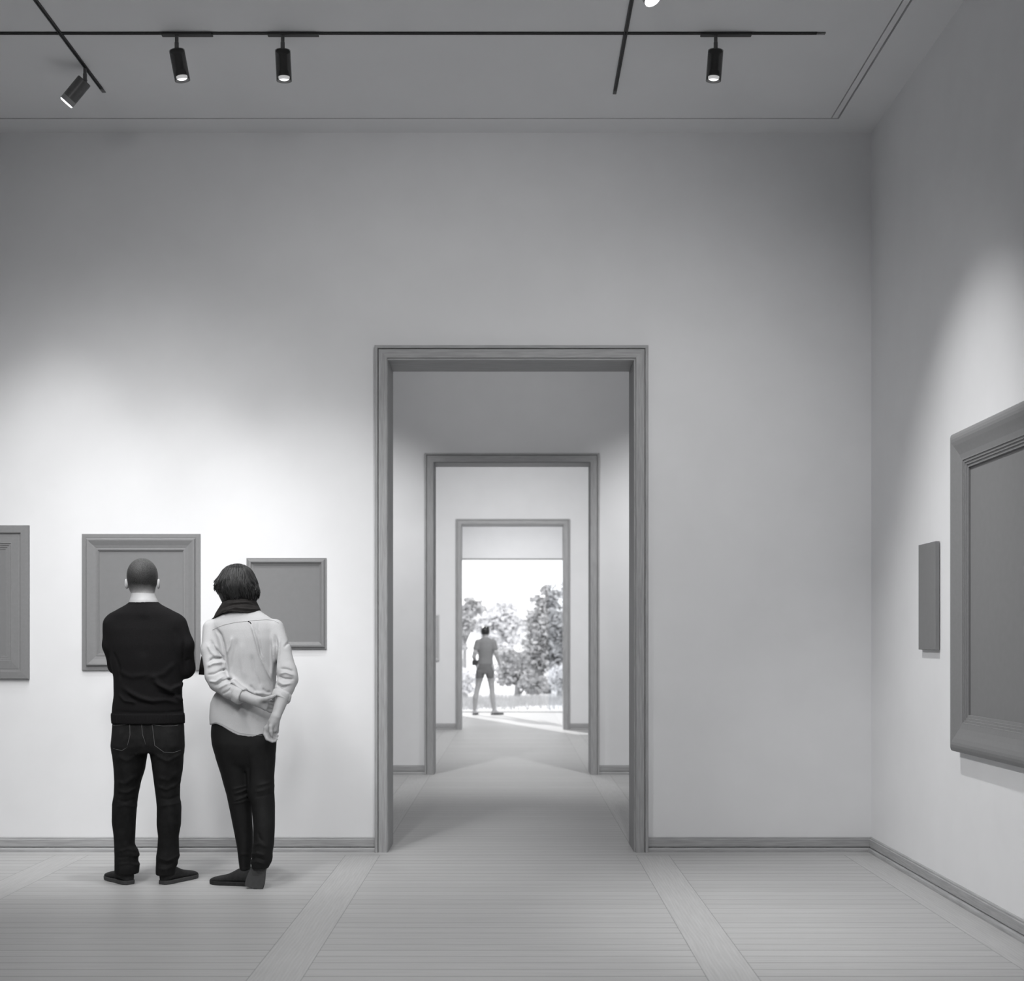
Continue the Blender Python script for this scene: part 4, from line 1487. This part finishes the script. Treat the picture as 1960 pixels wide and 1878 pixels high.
def tree(name, label, Y, blobs, stem, leaves, size, m, group='garden trees', seed=1):
    """blobs: (pixel x, pixel y, radius in pixels); stem: pixel polyline from the ground up"""
    r_ = random.Random(seed)
    base = W(stem[0][0], stem[0][1], Y)
    root = empty(name, (base.x, Y, -.03))
    tag(root, label, 'tree' if 'tree' in name else 'shrub', group)
    k = Y / FPX
    mb = MB()
    pts = [W(x, y, Y) for x, y in stem]
    pts[0].z = -.05
    mb.tube(pts, [max(.02, .09 * (1 - .7 * i / (len(pts) - 1))) for i in range(len(pts))], 9)
    for bx_, by_, br in blobs:
        tgt = W(bx_, by_, Y)
        src = min(pts, key=lambda p: (p - tgt).length + (0 if p.z < tgt.z else 1))
        mid = (src + tgt) / 2 + Vector((r_.uniform(-.1, .1), r_.uniform(-.2, .2), .05))
        mb.tube([src, mid, tgt], [.04, .028, .012], 6)
    mb.build('trunk', M['bark'], root, smooth=True)
    mb = MB()
    tot = sum(b[2] ** 2 for b in blobs)
    for bx_, by_, br in blobs:
        c0 = W(bx_, by_, Y)
        rad = br * k
        c0.y += r_.uniform(-.5, .5) * rad
        # clumps inside the mass, leaves round each clump
        ncl = max(5, int(12 * br / 25))
        cl = []
        for _ in range(ncl):
            d = Vector((r_.gauss(0, 1), r_.gauss(0, 1), r_.gauss(0, 1))).normalized() * rad * r_.uniform(.35, 1.0)
            cl.append((c0 + Vector((d.x, d.y * 1.1, d.z * .85)), rad * r_.uniform(.22, .42)))
        for _ in range(int(leaves * br ** 2 / tot)):
            cc, cr = r_.choice(cl)
            p = cc + Vector((r_.gauss(0, .8), r_.gauss(0, .8), r_.gauss(0, .65))) * cr
            a = Vector((r_.gauss(0, 1), r_.gauss(0, 1), r_.gauss(0, .6))).normalized()
            b = a.cross(Vector((r_.gauss(0, 1), r_.gauss(0, 1), r_.gauss(0, 1)))).normalized()
            l = size * r_.uniform(.7, 1.3)
            n_ = a.cross(b)
            mb.add([p - a * l, p - b * l * .42 + n_ * l * .1, p + a * l, p + b * l * .42 + n_ * l * .1], [(0, 1, 2, 3)])
    mb.build('foliage', m, root)
    return root


tree('tree', 'dark leafy tree filling the right side of the garden view', 34,
     [(1052, 1146, 24), (1032, 1152, 16), (1034, 1184, 30), (1064, 1196, 34), (1040, 1218, 34), (1066, 1240, 34), (1026, 1244, 30), (1046, 1278, 34), (1014, 1272, 28), (1090, 1215, 36), (1050, 1308, 24)],
     [(1049, 1332), (1049, 1300), (1046, 1260), (1050, 1215), (1046, 1180)], 9500, .075, M['leaf_dark'], seed=3)
tree('shrub', 'grey leafy bush at the left edge of the garden view, behind the walker', 36,
     [(898, 1166, 20), (884, 1180, 18), (908, 1160, 14), (888, 1204, 16), (876, 1225, 22), (900, 1196, 12)],
     [(889, 1326), (889, 1280), (890, 1230), (893, 1180)], 3600, .075, M['leaf_dark'], seed=5)
tree('shrub', 'pale sunlit bush in the middle of the garden view', 40,
     [(940, 1176, 26), (968, 1172, 24), (955, 1202, 26), (985, 1200, 26), (925, 1200, 24), (975, 1230, 26), (945, 1232, 26)],
     [(960, 1315), (960, 1270), (958, 1215)], 6000, .085, M['leaf_pale'], seed=8)
tree('shrub', 'low dark bush at the foot of the big garden tree', 32,
     [(985, 1262, 22), (968, 1288, 22), (998, 1296, 24), (1022, 1312, 20), (962, 1252, 16)],
     [(990, 1334), (990, 1310), (988, 1280)], 3600, .07, M['leaf_dark'], seed=12)
tree('shrub', 'feathery pale bush low on the right of the garden view', 31,
     [(1064, 1300, 22), (1085, 1296, 24), (1078, 1316, 18)], [(1072, 1338), (1072, 1318), (1072, 1300)], 1800, .06, M['leaf_pale'], seed=15)
tree('shrub', 'small pale bush low at the left edge of the garden view, beside the walker', 31,
     [(890, 1296, 18), (878, 1304, 18), (900, 1312, 14), (888, 1318, 14)], [(889, 1337), (889, 1318), (889, 1302)], 1500, .06, M['leaf_pale'], seed=21)
# rough grass in front of the bushes
mb = MB()
for _ in range(9000):
    x_, y_ = random.uniform(-2.2, 1.9), random.uniform(25.2, 30.5)
    edge = 26.2 + 1.2 * math.sin(x_ * 1.1 + .5)
    if y_ < edge and random.random() < .8:
        continue
    h_ = random.uniform(.04, .16)
    a_ = random.uniform(0, 6.28)
    dx, dy = math.cos(a_) * .008, math.sin(a_) * .008
    lx, ly = random.gauss(0, .04), random.gauss(0, .04)
    mb.add([(x_ - dx, y_ - dy, -.03), (x_ + dx, y_ + dy, -.03), (x_ + lx, y_ + ly, h_)], [(0, 1, 2)])
tag(mb.build('grass', M['grass']), 'rough short grass on the ground in front of the bushes', 'grass', kind='stuff')
